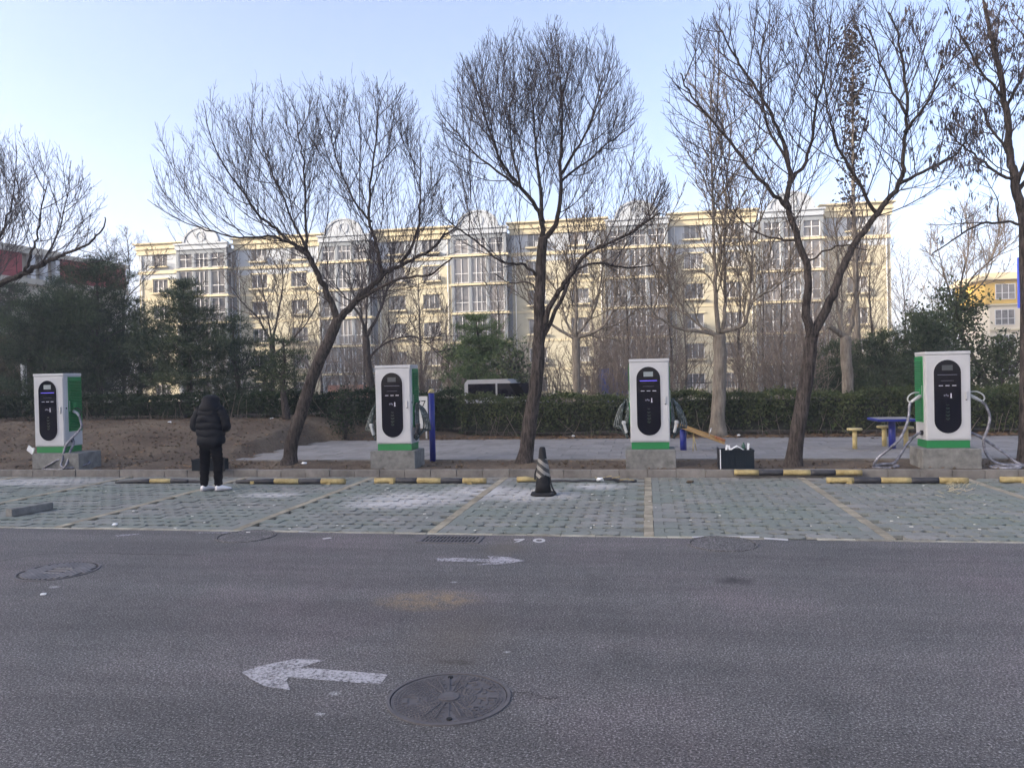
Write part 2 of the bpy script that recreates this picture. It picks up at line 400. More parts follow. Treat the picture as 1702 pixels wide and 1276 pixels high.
lot = MB().bb(-34, 16, LOT_Y0, KERB_Y, -0.5, -0.045).build('parking_pavement', M_SOILJOINT); struct(lot)
LINES_X = [-12.72, -10.17, -7.62, -5.07, -2.55, 0.0, 2.57, 5.12, 7.67]
PW, PD = 0.332, 0.212
half = [(-PW/2, -PD/2 + 0.052), (-PW/2 + 0.044, -PD/2 + 0.022), (-PW/2 + 0.056, -PD/2), (-0.052, -PD/2), (-0.036, -PD/2 + 0.026), (0.036, -PD/2 + 0.026), (0.052, -PD/2), (PW/2 - 0.056, -PD/2), (PW/2 - 0.044, -PD/2 + 0.022), (PW/2, -PD/2 + 0.052)]
paver_pts = half + [(-x, -y) for x, y in half]
pav_me = MB().prism(paver_pts, -0.06, 0.0); 
pieces = []
row = 0; y = LOT_Y0 + 0.11 + PD / 2
while y + PD / 2 < KERB_Y - 0.01:
    x = -17.5 + (0.17 if row % 2 else 0.0)
    while x < 10.0:
        if all(abs(x - lx) > 0.058 + PW / 2 for lx in LINES_X): pieces.append((x, y, random.uniform(-0.008, 0.005), 1.0))
        else:
            # cut paver beside a line
            lx = min(LINES_X, key=lambda q: abs(q - x))
            x0, x1 = x - PW / 2, x + PW / 2
            if x > lx: x0 = max(x0, lx + 0.060)
            else: x1 = min(x1, lx - 0.060)
            if x1 - x0 > 0.012: pieces.append(((x0 + x1) / 2, y, random.uniform(-0.004, 0.003), (x1 - x0) / PW))
        x += 0.34
    y += 0.22; row += 1
pieces.sort(key=lambda p: (not in_view((p[0], p[1], 0), 0), math.hypot(p[0], p[1])))
first = None; rest = MB()
for i, (x, y, z, sx) in enumerate(pieces):
    rzz = random.uniform(-0.012, 0.012)
    if sx < 0.98:
        rest.box((x, y, z - 0.03), (PW * sx, PD + 0.004, 0.06), rzz); continue
    if i < 290:
        if first is None:
            ob = pav_me.build('paver', M_PAVER, lot); first = ob
        else:
            ob = first.copy(); COL.objects.link(ob); ob.parent = lot
        ob.location = (x, y, z); ob.scale = (sx, 1, 1); ob.rotation_euler = (random.uniform(-0.006, 0.006), random.uniform(-0.006, 0.006), rzz)
    else:
        c, s_ = math.cos(rzz), math.sin(rzz)
        rest.prism([(x + (px * sx) * c - pyy * s_, y + (px * sx) * s_ + pyy * c) for px, pyy in paver_pts], -0.06, z)
stuff(rest.build('paver_field', M_PAVER, lot))

gt = MB()
for i in range(1500):
    p = pieces[random.randrange(len(pieces))]
    if not in_view((p[0], p[1], 0), 0): continue
    x, y = p[0] + 0.17 + random.gauss(0, 0.03), p[1] - 0.11 + random.gauss(0, 0.02); h = random.uniform(0.02, 0.055); a = random.random() * 6.28
    gt.add([(x - 0.004 * math.cos(a), y - 0.004 * math.sin(a), -0.045), (x + 0.004 * math.cos(a), y + 0.004 * math.sin(a), -0.045), (x + random.gauss(0, .02), y + random.gauss(0, .02), h - 0.03)], [(0, 1, 2)])
stuff(gt.build('dry_grass', mat('dry grass blades', (0.14, 0.125, 0.06), 0.9, 0.3, 3)))

# dividing lines: single files of yellow bricks
for li, lx in enumerate(LINES_X):
    root = MB().bb(lx - 0.06, lx + 0.06, LOT_Y0 + 0.1, KERB_Y - 0.02, -0.06, -0.03).build('parking_line', M_SOILJOINT); struct(root)
    y = LOT_Y0 + 0.12; bm0 = None
    while y + 0.2 < KERB_Y:
        if bm0 is None:
            bm0 = MB().bb(-0.056, 0.056, 0.0, 0.212, -0.05, 0.0).build('brick', M_LINE, root); ob = bm0
        else:
            ob = bm0.copy(); COL.objects.link(ob); ob.parent = root
        ob.location = (lx + random.uniform(-0.004, 0.004), y, random.uniform(0.0, 0.004)); ob.rotation_euler = (0, 0, random.uniform(-0.02, 0.02))
        y += 0.22
# front edging between asphalt and pavers
root = MB().bb(-20, 12, LOT_Y0 + 0.002, LOT_Y0 + 0.1, -0.08, -0.012).build('edging_strip', M_SOILJOINT); struct(root)
x = -17.0; e0 = None
while x < 9.0:
    L = 0.40
    wob = 0.012 * math.sin(x * 1.7) + 0.008 * math.sin(x * 4.1)
    if random.random() < 0.94:
        if e0 is None:
            e0 = MB().bb(0.004, L - 0.004, 0.0, 0.085, -0.06, 0.0).build('edging_brick', M_EDGE, root); ob = e0
        else:
            ob = e0.copy(); COL.objects.link(ob); ob.parent = root
        ob.location = (x, LOT_Y0 + 0.012 + wob, random.uniform(-0.004, 0.006)); ob.rotation_euler = (0, 0, random.uniform(-0.015, 0.015))
    x += L
# kerb stones
root = MB().bb(-40, 18, KERB_Y + 0.01, KERB_Y + 0.10, -0.3, 0.06).build('kerb', M_SOIL); struct(root)
x = -22.0; k0 = None
while x < 12.0:
    if k0 is None:
        k0 = MB().cbox((0.247, 0.055, -0.01), (0.494, 0.11, 0.26), 0.008).build('kerb_stone', M_KERB, root); ob = k0
    else:
        ob = k0.copy(); COL.objects.link(ob); ob.parent = root
    ob.location = (x, KERB_Y + random.uniform(-0.006, 0.006), random.uniform(-0.006, 0.006)); ob.rotation_euler = (0, random.uniform(-0.004, 0.004), random.uniform(-0.006, 0.006))
    x += 0.5

# soil behind the kerb, with a low mound at the left
def sstep(a, b, x):
    t = min(1, max(0, (x - a) / (b - a))); return t * t * (3 - 2 * t)
PATH_X0, PATH_Y0, PATH_Y1 = -9.05, 15.40, 20.25
def soil_z(x, y):
    z = 0.10
    m = (1 - sstep(-10.2, -7.6, x)) * sstep(14.6, 20.5, y) * 0.62
    m += (1 - sstep(-8.0, -4.0, x)) * sstep(20.0, 22.5, y) * 0.35 * sstep(-11, -7, x)
    z += m
    if y > 24: z -= 0.9 * sstep(24, 45, y)
    z += 0.025 * math.sin(x * 2.3 + y) * math.sin(y * 1.9 - x * 0.7) * sstep(PATH_Y1, PATH_Y1 + 0.4, y)
    if x < -9.3: z += 0.03 * math.sin(x * 3.1 + 1.3 * y) * math.sin(2.2 * y - 0.5 * x)
    return z
xs = np.concatenate([np.linspace(-120, -26, 20), np.linspace(-25, 16, 165), np.linspace(17, 110, 20)])
ys = np.concatenate([[13.80, 13.83], np.linspace(13.95, 24, 60), np.linspace(24.6, 110, 50)])
V = []; 
for yy in ys:
    for xx in xs:
        z = soil_z(xx, yy)
        if PATH_X0 - 0.3 < xx and PATH_Y0 - 0.05 < yy < PATH_Y1 + 0.05: z = 0.06
        elif yy < 15.3: z += 0.02 * math.sin(xx * 5.3 + yy * 3) * sstep(13.9, 14.2, yy) + 0.02 * math.sin(xx * 1.7) * sstep(13.9, 14.4, yy)
        V.append((xx, yy, z))
nx = len(xs)
Fc = np.array([(j * nx + i, j * nx + i + 1, (j + 1) * nx + i + 1, (j + 1) * nx + i) for j in range(len(ys) - 1) for i in range(nx - 1)])
o = tri_mesh('soil', np.array(V), Fc, M_SOIL); struct(o)
# small crumbs of soil, stones and leaves
def scatter_cards(n, fx, fy, zf, size, m, name, flat=0.7):
    P = []; Fx = []
    for i in range(n):
        x, y = fx(), fy(); z = zf(x, y) + 0.012; s_ = size * random.uniform(0.5, 1.5)
        a = random.uniform(0, 6.28); d1 = Vector((math.cos(a), math.sin(a), random.uniform(-0.4, 0.4) * flat)) * s_
        d2 = Vector((-math.sin(a), math.cos(a), random.uniform(-0.6, 0.6) * flat)) * s_ * 0.55
        c = Vector((x, y, z + 0.25 * s_ * random.random())); b = len(P)
        P += [c - d1, c + d2 * 0.9, c + d1, c - d2]; Fx.append((b, b + 1, b + 2, b + 3))
    o = tri_mesh(name, np.array([tuple(p) for p in P]), np.array(Fx), m); stuff(o); return o
scatter_cards(2600, lambda: random.uniform(-9, 12), lambda: random.gauss(20.75, 0.3), lambda x, y: max(soil_z(x, y), 0.11), 0.045, M_DRYLEAF, 'fallen_leaves')
scatter_cards(4200, lambda: random.uniform(-24, -8.6), lambda: random.uniform(14.2, 21.5), soil_z, 0.035, M_DRYLEAF, 'fallen_leaves')
scatter_cards(900, lambda: random.uniform(-16, 11), lambda: random.uniform(13.9, 15.3), lambda x, y: 0.11, 0.028, M_DRYLEAF, 'fallen_leaves')
P = MB()
for i in range(2400):
    x, y = random.uniform(-20, 11), random.uniform(13.9, 15.3)
    if random.random() < 0.6: x, y = random.uniform(-22, -9), random.uniform(14.2, 21)
    r = random.uniform(0.008, 0.03); c = (x, y, soil_z(x, y) + r * 0.2)
    P.box(c, (r * 2, r * 1.5, r * 1.2), rot=Matrix.Rotation(random.random() * 6, 3, Vector((random.random(), random.random(), 1)).normalized()))
stuff(P.build('soil_crumbs', M_SOIL))

# footpath of grey slabs
path = MB().bb(PATH_X0, 14, PATH_Y0, PATH_Y1, -0.1, 0.095).build('footpath', M_SOIL); struct(path)
slabs = []
yy = PATH_Y0; r_ = 0
while yy < PATH_Y1 - 0.2:
    xx = PATH_X0 + (0.25 if r_ % 2 else 0)
    while xx < 13: slabs.append((xx, yy)); xx += 0.5
    yy += 0.485; r_ += 1
slabs.sort(key=lambda p: (not in_view((p[0], p[1], 0.1), 0), math.hypot(p[0], p[1])))
s0 = None; rest = MB()
for i, (x, y) in enumerate(slabs):
    z = 0.12 + random.uniform(-0.004, 0.004)
    if i < 295:
        if s0 is None:
            s0 = MB().bb(0.004, 0.496, 0.004, 0.481, -0.04, 0).build('paving_slab', M_SLAB, path); ob = s0
        else:
            ob = s0.copy(); COL.objects.link(ob); ob.parent = path
        ob.location = (x, y, z); ob.rotation_euler = (random.uniform(-0.005, 0.005), random.uniform(-0.005, 0.005), 0)
    else: rest.bb(x + 0.004, x + 0.496, y + 0.004, y + 0.481, z - 0.04, z)
stuff(rest.build('slab_field', M_SLAB, path))
o = MB().bb(PATH_X0, 13.5, PATH_Y0 - 0.06, PATH_Y0 - 0.006, -0.05, 0.128).build('path_edging', M_KERB, path)

# ------------------------------------------------------------------ trees
def perp(d):
    a = np.cross(d, np.array([0.3, 0.2, 0.93])); n = np.linalg.norm(a)
    if n < 1e-3: a = np.cross(d, np.array([1.0, 0, 0])); n = np.linalg.norm(a)
    return a / n
class Twigs:
    """many thin tapered prisms gathered into one triangle mesh"""
    def __init__(s): s.v = []; s.f = []; s.n = 0
    def strand(s, pts, r0, r1, k=3):
        pts = np.asarray(pts); m = len(pts)
        d = np.empty_like(pts); d[1:-1] = pts[2:] - pts[:-2] if m > 2 else d[1:-1]; d[0] = pts[1] - pts[0]; d[-1] = pts[-1] - pts[-2]
        d /= np.linalg.norm(d, axis=1)[:, None] + 1e-9
        a = perp(d[0]); rr = np.linspace(r0, r1, m)
        for i in range(m):
            a = a - d[i] * np.dot(a, d[i]); a /= np.linalg.norm(a) + 1e-9
            b = np.cross(d[i], a)
            for j in range(k):
                t = 2 * math.pi * j / k
                s.v.append(pts[i] + (a * math.cos(t) + b * math.sin(t)) * rr[i])
        for i in range(m - 1):
            for j in range(k):
                p = s.n + i * k + j; q = s.n + i * k + (j + 1) % k
                s.f.append((p, q, q + k)); s.f.append((p, q + k, p + k))
        s.n += m * k
    def build(s, name, m, parent, off):
        return tri_mesh(name, np.array(s.v), np.array(s.f), m, parent, off)
UP = np.array([0, 0, 1.0])
def unit(v): return v / (np.linalg.norm(v) + 1e-9)
def walk(p, d, length, step, up, wob, env):
    pts = [p]; l = 0
    while l < length:
        d = unit(d + UP * up * step + rng.normal(0, wob, 3) * step)
        p = p + d * step; l += step
        if env is not None and not env(p): break
        pts.append(p)
    return np.array(pts), d
def ramify(tw, pts, level, cfg, env, tips):
    """side shoots along a polyline"""
    sp, lmin, lmax, r0, r1, ang, up, wob, start = cfg[level]
    seg = np.linalg.norm(np.diff(pts, axis=0), axis=1); tot = seg.sum()
    cum = np.concatenate([[0], np.cumsum(seg)])
    t = tot * start + sp * rng.random()
    az = rng.random() * 6.28
    while t < tot:
        i = min(np.searchsorted(cum, t) - 1, len(seg) - 1); i = max(i, 0)
        f = (t - cum[i]) / max(seg[i], 1e-6); p = pts[i] * (1 - f) + pts[i + 1] * f
        d = unit(pts[i + 1] - pts[i]); a = perp(d); b = np.cross(d, a)
        for q in range(2 if level > 0 else 1):
            th = az + math.pi * q + rng.normal(0, 0.4)
            an = ang * (0.75 + 0.5 * rng.random())
            dd = unit(d * math.cos(an) + (a * math.cos(th) + b * math.sin(th)) * math.sin(an) + UP * 0.15)
            L = (lmin + (lmax - lmin) * rng.random()) * (1.0 - 0.45 * t / tot if level > 0 else 1.0)
            ps, _ = walk(p, dd, L, cfg['step'][level], up, wob, env)
            if len(ps) < 2: continue
            tw.strand(ps, r0, r1, 4 if level == 0 else 3)
            if level + 1 in cfg: ramify(tw, ps, level + 1, cfg, env, tips)
            elif tips is not None: tips.append((ps[-1], ps[-1] - ps[-2]))
        az += 1.57 + rng.normal(0, 0.3) if level > 0 else 2.4
        t += sp * (0.7 + 0.6 * rng.random())
def ellipsoids(E):
    E = [(np.array(c), np.array(r)) for c, r in E]
    def inside(p):
        j = 1.05 + 0.10 * math.sin(p[0] * 9.1 + p[2] * 3.3) + 0.09 * math.sin(p[1] * 11 - p[0] * 5) + 0.07 * math.sin(p[0] * 23 + p[1] * 17)
        for c, r in E:
            if (((p - c) / r) ** 2).sum() < j: return True
        return False
    return inside
ASH = {'step': {0: 0.16, 1: 0.12, 2: 0.10},
       0: (0.175, 0.9, 3.0, 0.0105, 0.0036, 0.88, 0.70, 0.22, 0.10),
       1: (0.205, 0.4, 1.45, 0.0046, 0.0027, 0.62, 0.95, 0.20, 0.14),
       2: (0.25, 0.10, 0.30, 0.0032, 0.0026, 0.60, 1.1, 0.2, 0.22)}
def limb_pts(px, Y, y_off):
    n = len(px)
    return [py(x, yy, Y + y_off * (i / max(1, n - 1))) for i, (x, yy) in enumerate(px)]
def street_tree(name, Y, base_px, trunk_px, limbs, env, label, cfg=ASH, r_base=0.135, group='bare street trees along the kerb', mt=None, mtw=None, extra_tips=None, seed=1, r_tip=0.10):
    global rng; rng = np.random.default_rng(seed)
    mt = mt or M_BARK; mtw = mtw or M_TWIG
    tr = limb_pts(trunk_px, Y, 0.0); b = tr[0].copy(); zb = soil_z(b.x, b.y); b.z = zb
    root = thing(name, b, label, 'tree', group)
    pts = smooth_path(tr, 5); pts = [Vector((pts[0].x, pts[0].y, zb - 0.15))] + pts
    n = len(pts); rad = [r_base * (1.0 - (1 - r_tip / r_base) * (i / (n - 1)) ** 0.9) for i in range(n)]
    rad[0] *= 1.5; rad[1] *= 1.28; rad[2] *= 1.1
    pts = [p + Vector((random.gauss(0, .006), random.gauss(0, .006), 0)) for p in pts]
    MB().tube(pts, rad, 14).build('trunk', mt, root, b)
    tw = Twigs(); tips = [] 
    for (lp, yo, ra, rb) in limbs:
        y0 = Y if not isinstance(yo, tuple) else Y + yo[0]; ye = yo if not isinstance(yo, tuple) else yo[1] - yo[0]
        L = smooth_path(limb_pts(lp, y0, ye), 5)
        L = [p + Vector((random.gauss(0, .012), random.gauss(0, .02), random.gauss(0, .012))) for p in L]
        m = len(L); MB().tube(L, [ra + (rb - ra) * (i / (m - 1)) ** 0.8 for i in range(m)], 9).build('limb', mt, root, b)
        A = np.array([tuple(p) for p in L])
        ramify(tw, A, 0, cfg, env, tips)
        # the limb's own leader
        d = A[-1] - A[-3]; ps, _ = walk(A[-1], unit(d), 1.6, 0.14, 0.6, 0.5, env)
        if len(ps) > 2:
            tw.strand(ps, rb, 0.005, 4); ramify(tw, ps, 1, cfg, env, tips)
    tw.build('crown', mtw, root, b)
    if extra_tips: extra_tips(root, tips, b)
    return root
def seed_bunches(prob, xmin=-1e9):
    def f(root, tips, b):
        V = []; Fx = []
        for p, d in tips:
            if random.random() > prob or p[0] < xmin + random.random() * 1.2: continue
            for k in range(random.randint(7, 14)):
                o = p + rng.normal(0, 0.035, 3) + np.array([0, 0, -0.02])
                dr = unit(np.array([rng.normal(0, .25), rng.normal(0, .25), -1.0])) * random.uniform(0.07, 0.15)
                w = perp(dr); w = w * math.cos(k) + np.cross(unit(dr), w) * math.sin(k); w = w * 0.011
                n = len(V); V += [o, o + dr * .5 + w, o + dr, o + dr * .5 - w]; Fx.append((n, n + 1, n + 2, n + 3))
        if V: tri_mesh('seed_clusters', np.array(V), np.array(Fx), M_SEED, root, b)['kind'] = 'stuff'
    return f
def env_px(Y, E):
    out = []
    for (x, y, rx, rz, ry) in E:
        c = py(x, y, Y); s_ = (py(x + 1, y, Y) - c).length
        out.append(((c.x, c.y, c.z), (rx * s_, ry, rz * s_)))
    return ellipsoids(out)

TREE_Y = 14.85
street_tree('bare_tree', TREE_Y, None, [(481, 767), (486, 731), (504, 675), (524, 614), (549, 560), (560, 532)], [
    ([(560, 534), (545, 490), (530, 460), (512, 425), (489, 408), (458, 380), (428, 354), (395, 305)], -0.6, 0.075, 0.018),
    ([(506, 415), (458, 394), (397, 395), (335, 380)], (-0.3, -1.0), 0.034, 0.012),
    ([(510, 418), (508, 350), (504, 268), (494, 215)], (-0.2, 0.6), 0.032, 0.012),
    ([(520, 435), (470, 330), (440, 250)], (0.0, 1.2), 0.030, 0.012),
    ([(560, 534), (586, 507), (611, 481), (637, 456), (667, 441), (713, 418), (745, 385)], 0.5, 0.085, 0.020),
    ([(635, 458), (626, 405), (614, 369), (616, 308), (624, 240), (629, 190)], (0.2, -0.3), 0.046, 0.012),
    ([(596, 500), (657, 466), (713, 456), (752, 430)], (0.1, -0.9), 0.040, 0.013),
    ([(665, 442), (690, 400), (698, 330), (700, 275)], (0.3, 0.9), 0.036, 0.012),
    ([(617, 370), (580, 320), (556, 250), (548, 205)], (0.1, 0.8), 0.024, 0.010),
], env_px(TREE_Y, [(525, 345, 232, 190, 2.7), (620, 330, 135, 180, 2.5), (420, 320, 120, 140, 2.4)]),
    'leaning dark street tree that forks low, right of the person in black', r_base=0.150, seed=3, r_tip=0.105,
    cfg={**ASH, 0: (0.215, 0.9, 3.0, 0.0105, 0.0036, 0.88, 0.70, 0.22, 0.10), 1: (0.225, 0.4, 1.45, 0.0046, 0.0027, 0.62, 0.95, 0.20, 0.14)})
street_tree('bare_tree', TREE_Y, None, [(872, 767), (881, 700), (893, 618), (896, 547), (897, 500), (899, 441), (903, 394)], [
    ([(903, 396), (896, 353), (866, 312), (837, 277), (816, 224), (797, 160)], -0.9, 0.055, 0.012),
    ([(903, 370), (896, 306), (890, 236), (884, 150)], 0.9, 0.050, 0.012),
    ([(903, 396), (928, 362), (932, 283), (934, 206), (931, 130)], -0.2, 0.060, 0.012),
    ([(932, 290), (972, 224), (1000, 155)], (0.0, -0.8), 0.034, 0.011),
    ([(866, 312), (850, 240), (850, 150)], (-0.4, 0.8), 0.028, 0.011),
    ([(933, 300), (985, 260), (1040, 215)], (0.0, 0.9), 0.028, 0.011),
    ([(862, 310), (800, 265), (755, 215)], (-0.3, -0.2), 0.028, 0.011),
    ([(901, 550), (919, 500), (943, 465), (966, 430), (996, 410), (1043, 390), (1095, 352)], -1.0, 0.062, 0.015),
    ([(904, 556), (937, 490), (954, 452), (996, 437), (1043, 445), (1085, 440)], 0.9, 0.045, 0.013),
    ([(897, 465), (872, 441), (837, 435), (796, 406), (762, 380)], -0.7, 0.034, 0.012),
    ([(898, 500), (880, 470), (850, 470), (820, 455)], 0.6, 0.022, 0.010),
], env_px(TREE_Y, [(903, 247, 182, 180, 2.6), (1010, 350, 115, 95, 2.0), (820, 370, 90, 80, 1.8)]),
    'tall dark bare street tree with a round broom-like crown, behind the traffic cone', r_base=0.150, seed=5, r_tip=0.09)
street_tree('bare_tree', 14.5, None, [(1318, 773), (1333, 672), (1343, 611), (1349, 559)], [
    ([(1349, 562), (1341, 513), (1343, 458), (1327, 397), (1309, 342), (1312, 299), (1309, 257), (1288, 202), (1257, 147), (1223, 98), (1196, 45)], -0.5, 0.085, 0.012),
    ([(1309, 345), (1282, 318), (1233, 263), (1196, 214), (1150, 159), (1130, 120)], (-0.3, -1.1), 0.042, 0.011),
    ([(1312, 305), (1343, 257), (1355, 183), (1373, 110), (1379, 40)], (-0.3, 0.5), 0.038, 0.011),
    ([(1310, 270), (1270, 190), (1265, 100), (1272, 40)], (-0.2, 0.9), 0.028, 0.011),
    ([(1352, 556), (1379, 501), (1398, 452), (1422, 403), (1459, 354), (1495, 305), (1502, 244), (1508, 165), (1495, 73), (1480, 20)], 0.4, 0.090, 0.012),
    ([(1457, 356), (1428, 305), (1392, 244), (1379, 195), (1367, 122)], (0.2, -0.7), 0.036, 0.011),
    ([(1495, 305), (1544, 281), (1590, 255), (1615, 215)], (0.2, 0.8), 0.036, 0.011),
    ([(1503, 220), (1544, 165), (1566, 100)], (0.2, -0.6), 0.030, 0.011),
    ([(1505, 190), (1470, 120), (1440, 40)], (0.2, 0.9), 0.026, 0.011),
    ([(1340, 440), (1390, 410), (1440, 415)], (0.0, -0.7), 0.020, 0.010),
    ([(1325, 400), (1265, 390), (1210, 345)], (0.0, 0.8), 0.024, 0.010),
], env_px(14.5, [(1350, 190, 235, 215, 2.8), (1480, 190, 150, 210, 2.6), (1200, 190, 105, 160, 2.2)]),
    'large dark bare street tree with a V-shaped trunk, beside the toolbox full of white litter', extra_tips=seed_bunches(0.30, 4.6), r_base=0.140, seed=8, r_tip=0.11,
    cfg={**ASH, 0: (0.21, 0.7, 2.4, 0.0120, 0.0042, 0.85, 0.6, 0.28, 0.12), 1: (0.25, 0.3, 1.1, 0.0056, 0.0034, 0.65, 0.85, 0.26, 0.18)})
street_tree('bare_tree', 14.6, None, [(1704, 771), (1705, 660), (1706, 520), (1701, 354)], [
    ([(1701, 356), (1685, 298), (1679, 251), (1670, 166), (1657, 97), (1645, 53), (1635, 10)], 0.0, 0.085, 0.025),
    ([(1667, 160), (1645, 138), (1610, 82), (1588, 40)], (0.0, -0.6), 0.030, 0.010),
    ([(1681, 299), (1654, 285), (1626, 263), (1595, 240), (1575, 215)], (0.0, -0.4), 0.030, 0.010),
    ([(1701, 372), (1638, 371), (1591, 392), (1548, 425)], (0.0, -0.5), 0.026, 0.010),
    ([(1672, 180), (1700, 120), (1715, 30)], (0.0, 0.5), 0.035, 0.010),
    ([(1690, 320), (1740, 250), (1790, 180)], (0.0, 0.5), 0.045, 0.012),
    ([(1690, 310), (1725, 200), (1760, 60)], (0.0, -0.9), 0.040, 0.012),
    ([(1680, 260), (1640, 200), (1620, 150)], (0.0, 0.9), 0.028, 0.010),
], env_px(14.6, [(1700, 160, 135, 260, 2.4), (1600, 300, 75, 130, 1.4)]),
    'bare tree hung with dry seed pods, its trunk at the right edge of the picture', extra_tips=seed_bunches(0.40), r_base=0.115, seed=9, r_tip=0.082,
    cfg={**ASH, 0: (0.28, 0.5, 1.7, 0.012, 0.0045, 0.8, 0.3, 0.6, 0.12), 1: (0.27, 0.25, 0.7, 0.006, 0.0036, 0.7, 0.3, 0.6, 0.2)})
street_tree('bare_tree', 15.6, None, [(-150, 782), (-135, 700), (-110, 600), (-80, 520)], [
    ([(-80, 522), (0, 471), (31, 458), (63, 443), (85, 433), (103, 424), (141, 408), (164, 388), (176, 362)], -0.3, 0.085, 0.012),
    ([(40, 452), (52, 420), (60, 396), (67, 358), (75, 310)], (-0.2, -0.6), 0.036, 0.011),
    ([(-60, 510), (-20, 430), (0, 392), (16, 350), (26, 300)], (0.0, 0.5), 0.050, 0.011),
    ([(-80, 522), (-100, 440), (-110, 360), (-90, 290)], (0.0, -0.5), 0.070, 0.014),
    ([(70, 440), (100, 380), (112, 320)], (-0.2, 0.7), 0.026, 0.010),
    ([(-30, 480), (-10, 420), (-30, 330)], (0.0, 0.8), 0.036, 0.010),
], env_px(15.6, [(-20, 425, 200, 175, 2.6)]),
    'bare street tree whose branches reach in over the first charger from outside the frame', r_base=0.15, seed=12, r_tip=0.11, mtw=M_TWIGL, cfg={**ASH, 0: (0.26, 0.8, 2.5, 0.0115, 0.0042, 0.85, 0.65, 0.24, 0.1), 1: (0.25, 0.35, 1.2, 0.0054, 0.0032, 0.64, 0.85, 0.22, 0.15)})

# ------------------------------------------------------------------ evergreens, hedge, shrubs
def needle_mesh(name, C, D, per, length, width, m, parent, off):
    n = len(C) * per
    c = np.repeat(C, per, 0); d = np.repeat(D, per, 0) * 0.8 + rng.normal(0, 0.75, (n, 3))
    d /= np.linalg.norm(d, axis=1)[:, None] + 1e-9
    L = length * rng.uniform(0.6, 1.25, (n, 1)); w = np.cross(d, rng.normal(0, 1, (n, 3))); w /= np.linalg.norm(w, axis=1)[:, None] + 1e-9
    w *= width
    c = c + rng.normal(0, length * 0.25, (n, 3))
    V = np.empty((n, 3, 3)); V[:, 0] = c - w; V[:, 1] = c + w; V[:, 2] = c + d * L
    o = tri_mesh(name, V.reshape(-1, 3), np.arange(n * 3).reshape(-1, 3), m, parent, off); stuff(o); return o
def leaf_mesh(name, C, size, m, parent, off, flat=0.0):
    n = len(C); d = rng.normal(0, 1, (n, 3)); d /= np.linalg.norm(d, axis=1)[:, None]
    e = np.cross(d, rng.normal(0, 1, (n, 3))); e /= np.linalg.norm(e, axis=1)[:, None] + 1e-9
    s_ = size * rng.uniform(0.6, 1.4, (n, 1)); d = d * s_; e = e * s_ * 0.5
    V = np.empty((n, 4, 3)); V[:, 0] = C - d; V[:, 1] = C + e; V[:, 2] = C + d; V[:, 3] = C - e
    o = tri_mesh(name, V.reshape(-1, 3), np.arange(n * 4).reshape(-1, 4), m, parent, off); stuff(o); return o
def base_at(x, y, Y):
    p = py(x, y, Y); return Vector((p.x, Y, soil_z(p.x, Y)))
def pine(px, Y, top_px, half_w, label, m=None, clear=0.2, dens=1.0, group='pine trees behind the hedge', seed=1, lean=0.0, per=8):
    """trunk with whorls of limbs, needle tufts in uneven drooping pads"""
    global rng; rng = np.random.default_rng(seed)
    m = m or M_PINE
    b = base_at(px, 640, Y); top = py(px, top_px, Y).z; H = top - b.z
    root = thing('pine_tree', b, label, 'tree', group)
    pts = [Vector((b.x + lean * t * H + 0.06 * math.sin(t * 7 + seed), Y + 0.05 * math.sin(t * 5), b.z - 0.1 + t * H)) for t in np.linspace(0, 1, 9)]
    MB().tube(pts, [0.11 * (1 - t) + 0.015 for t in np.linspace(0, 1, 9)], 9).build('trunk', M_BARK, root, b)
    tw = Twigs(); C = []; D = []
    z = clear
    while z < 0.98:
        k = rng.integers(4, 7)
        p0 = np.array([b.x + lean * z * H, Y, b.z + z * H])
        prof = (1 - z) ** 0.55 * (0.55 + 0.45 * min(1, (z - clear + 0.12) / 0.3))
        for j in range(k):
            a = j * 2 * math.pi / k + rng.random() * 1.2
            L = half_w * prof * rng.uniform(0.55, 1.2) + 0.12
            d = unit(np.array([math.cos(a), math.sin(a), rng.uniform(-0.05, 0.45)]))
            q, dl = walk(p0, d, L, 0.18, rng.uniform(-0.15, 0.5), 0.5, None)
            if len(q) < 2: continue
            tw.strand(q, 0.022 * (1 - z) + 0.010, 0.006, 3)
            nt = int(dens * 40 * L)
            for _ in range(nt):
                t = rng.random() ** 0.7; i = min(int(t * (len(q) - 1)), len(q) - 2); f = t * (len(q) - 1) - i
                c = q[i] * (1 - f) + q[i + 1] * f; sp = 0.10 + 0.16 * L * (0.4 + 0.6 * math.sin(math.pi * min(1, t)))
                o = rng.normal(0, 1, 3) * np.array([sp, sp, sp * 0.42])
                C.append(c + o); D.append(unit(d * 0.5 + np.array([0, 0, 0.6]) + o * 0.8))
        z += (0.34 / H) * rng.uniform(0.75, 1.3)
    if C: needle_mesh('foliage', np.array(C), np.array(D), per, 0.15, 0.010, m, root, b)
    stuff(tw.build('branches', M_TWIG, root, b))
    return root
pine(165, 24.7, 425, 2.3, 'big dark pine rising left of the person, its top crossing the red building', seed=21, clear=0.16, dens=1.5)
pine(75, 23.2, 492, 2.2, 'broad dark pine whose limbs hang behind the first charger', seed=22, clear=0.18, dens=1.4)
pine(232, 26.5, 520, 2.0, 'dark pine filling the gap between the two tall pines at left', seed=23, clear=0.15, dens=1.3)
pine(312, 22.3, 470, 1.75, 'dark pine standing directly behind the person in the black jacket', seed=24, clear=0.24, dens=1.55)
pine(392, 25.0, 525, 1.9, 'smaller dark pine right of the pine behind the person', seed=25, clear=0.15, dens=1.2)
pine(-20, 24.0, 560, 2.0, 'browned pine at the left edge beside the white post', M_PINE_B, seed=26, clear=0.1, dens=1.0)
pine(20, 28.5, 470, 2.5, 'tall dark pine before the wall of the red building at the left edge', seed=32, clear=0.14, dens=1.2)
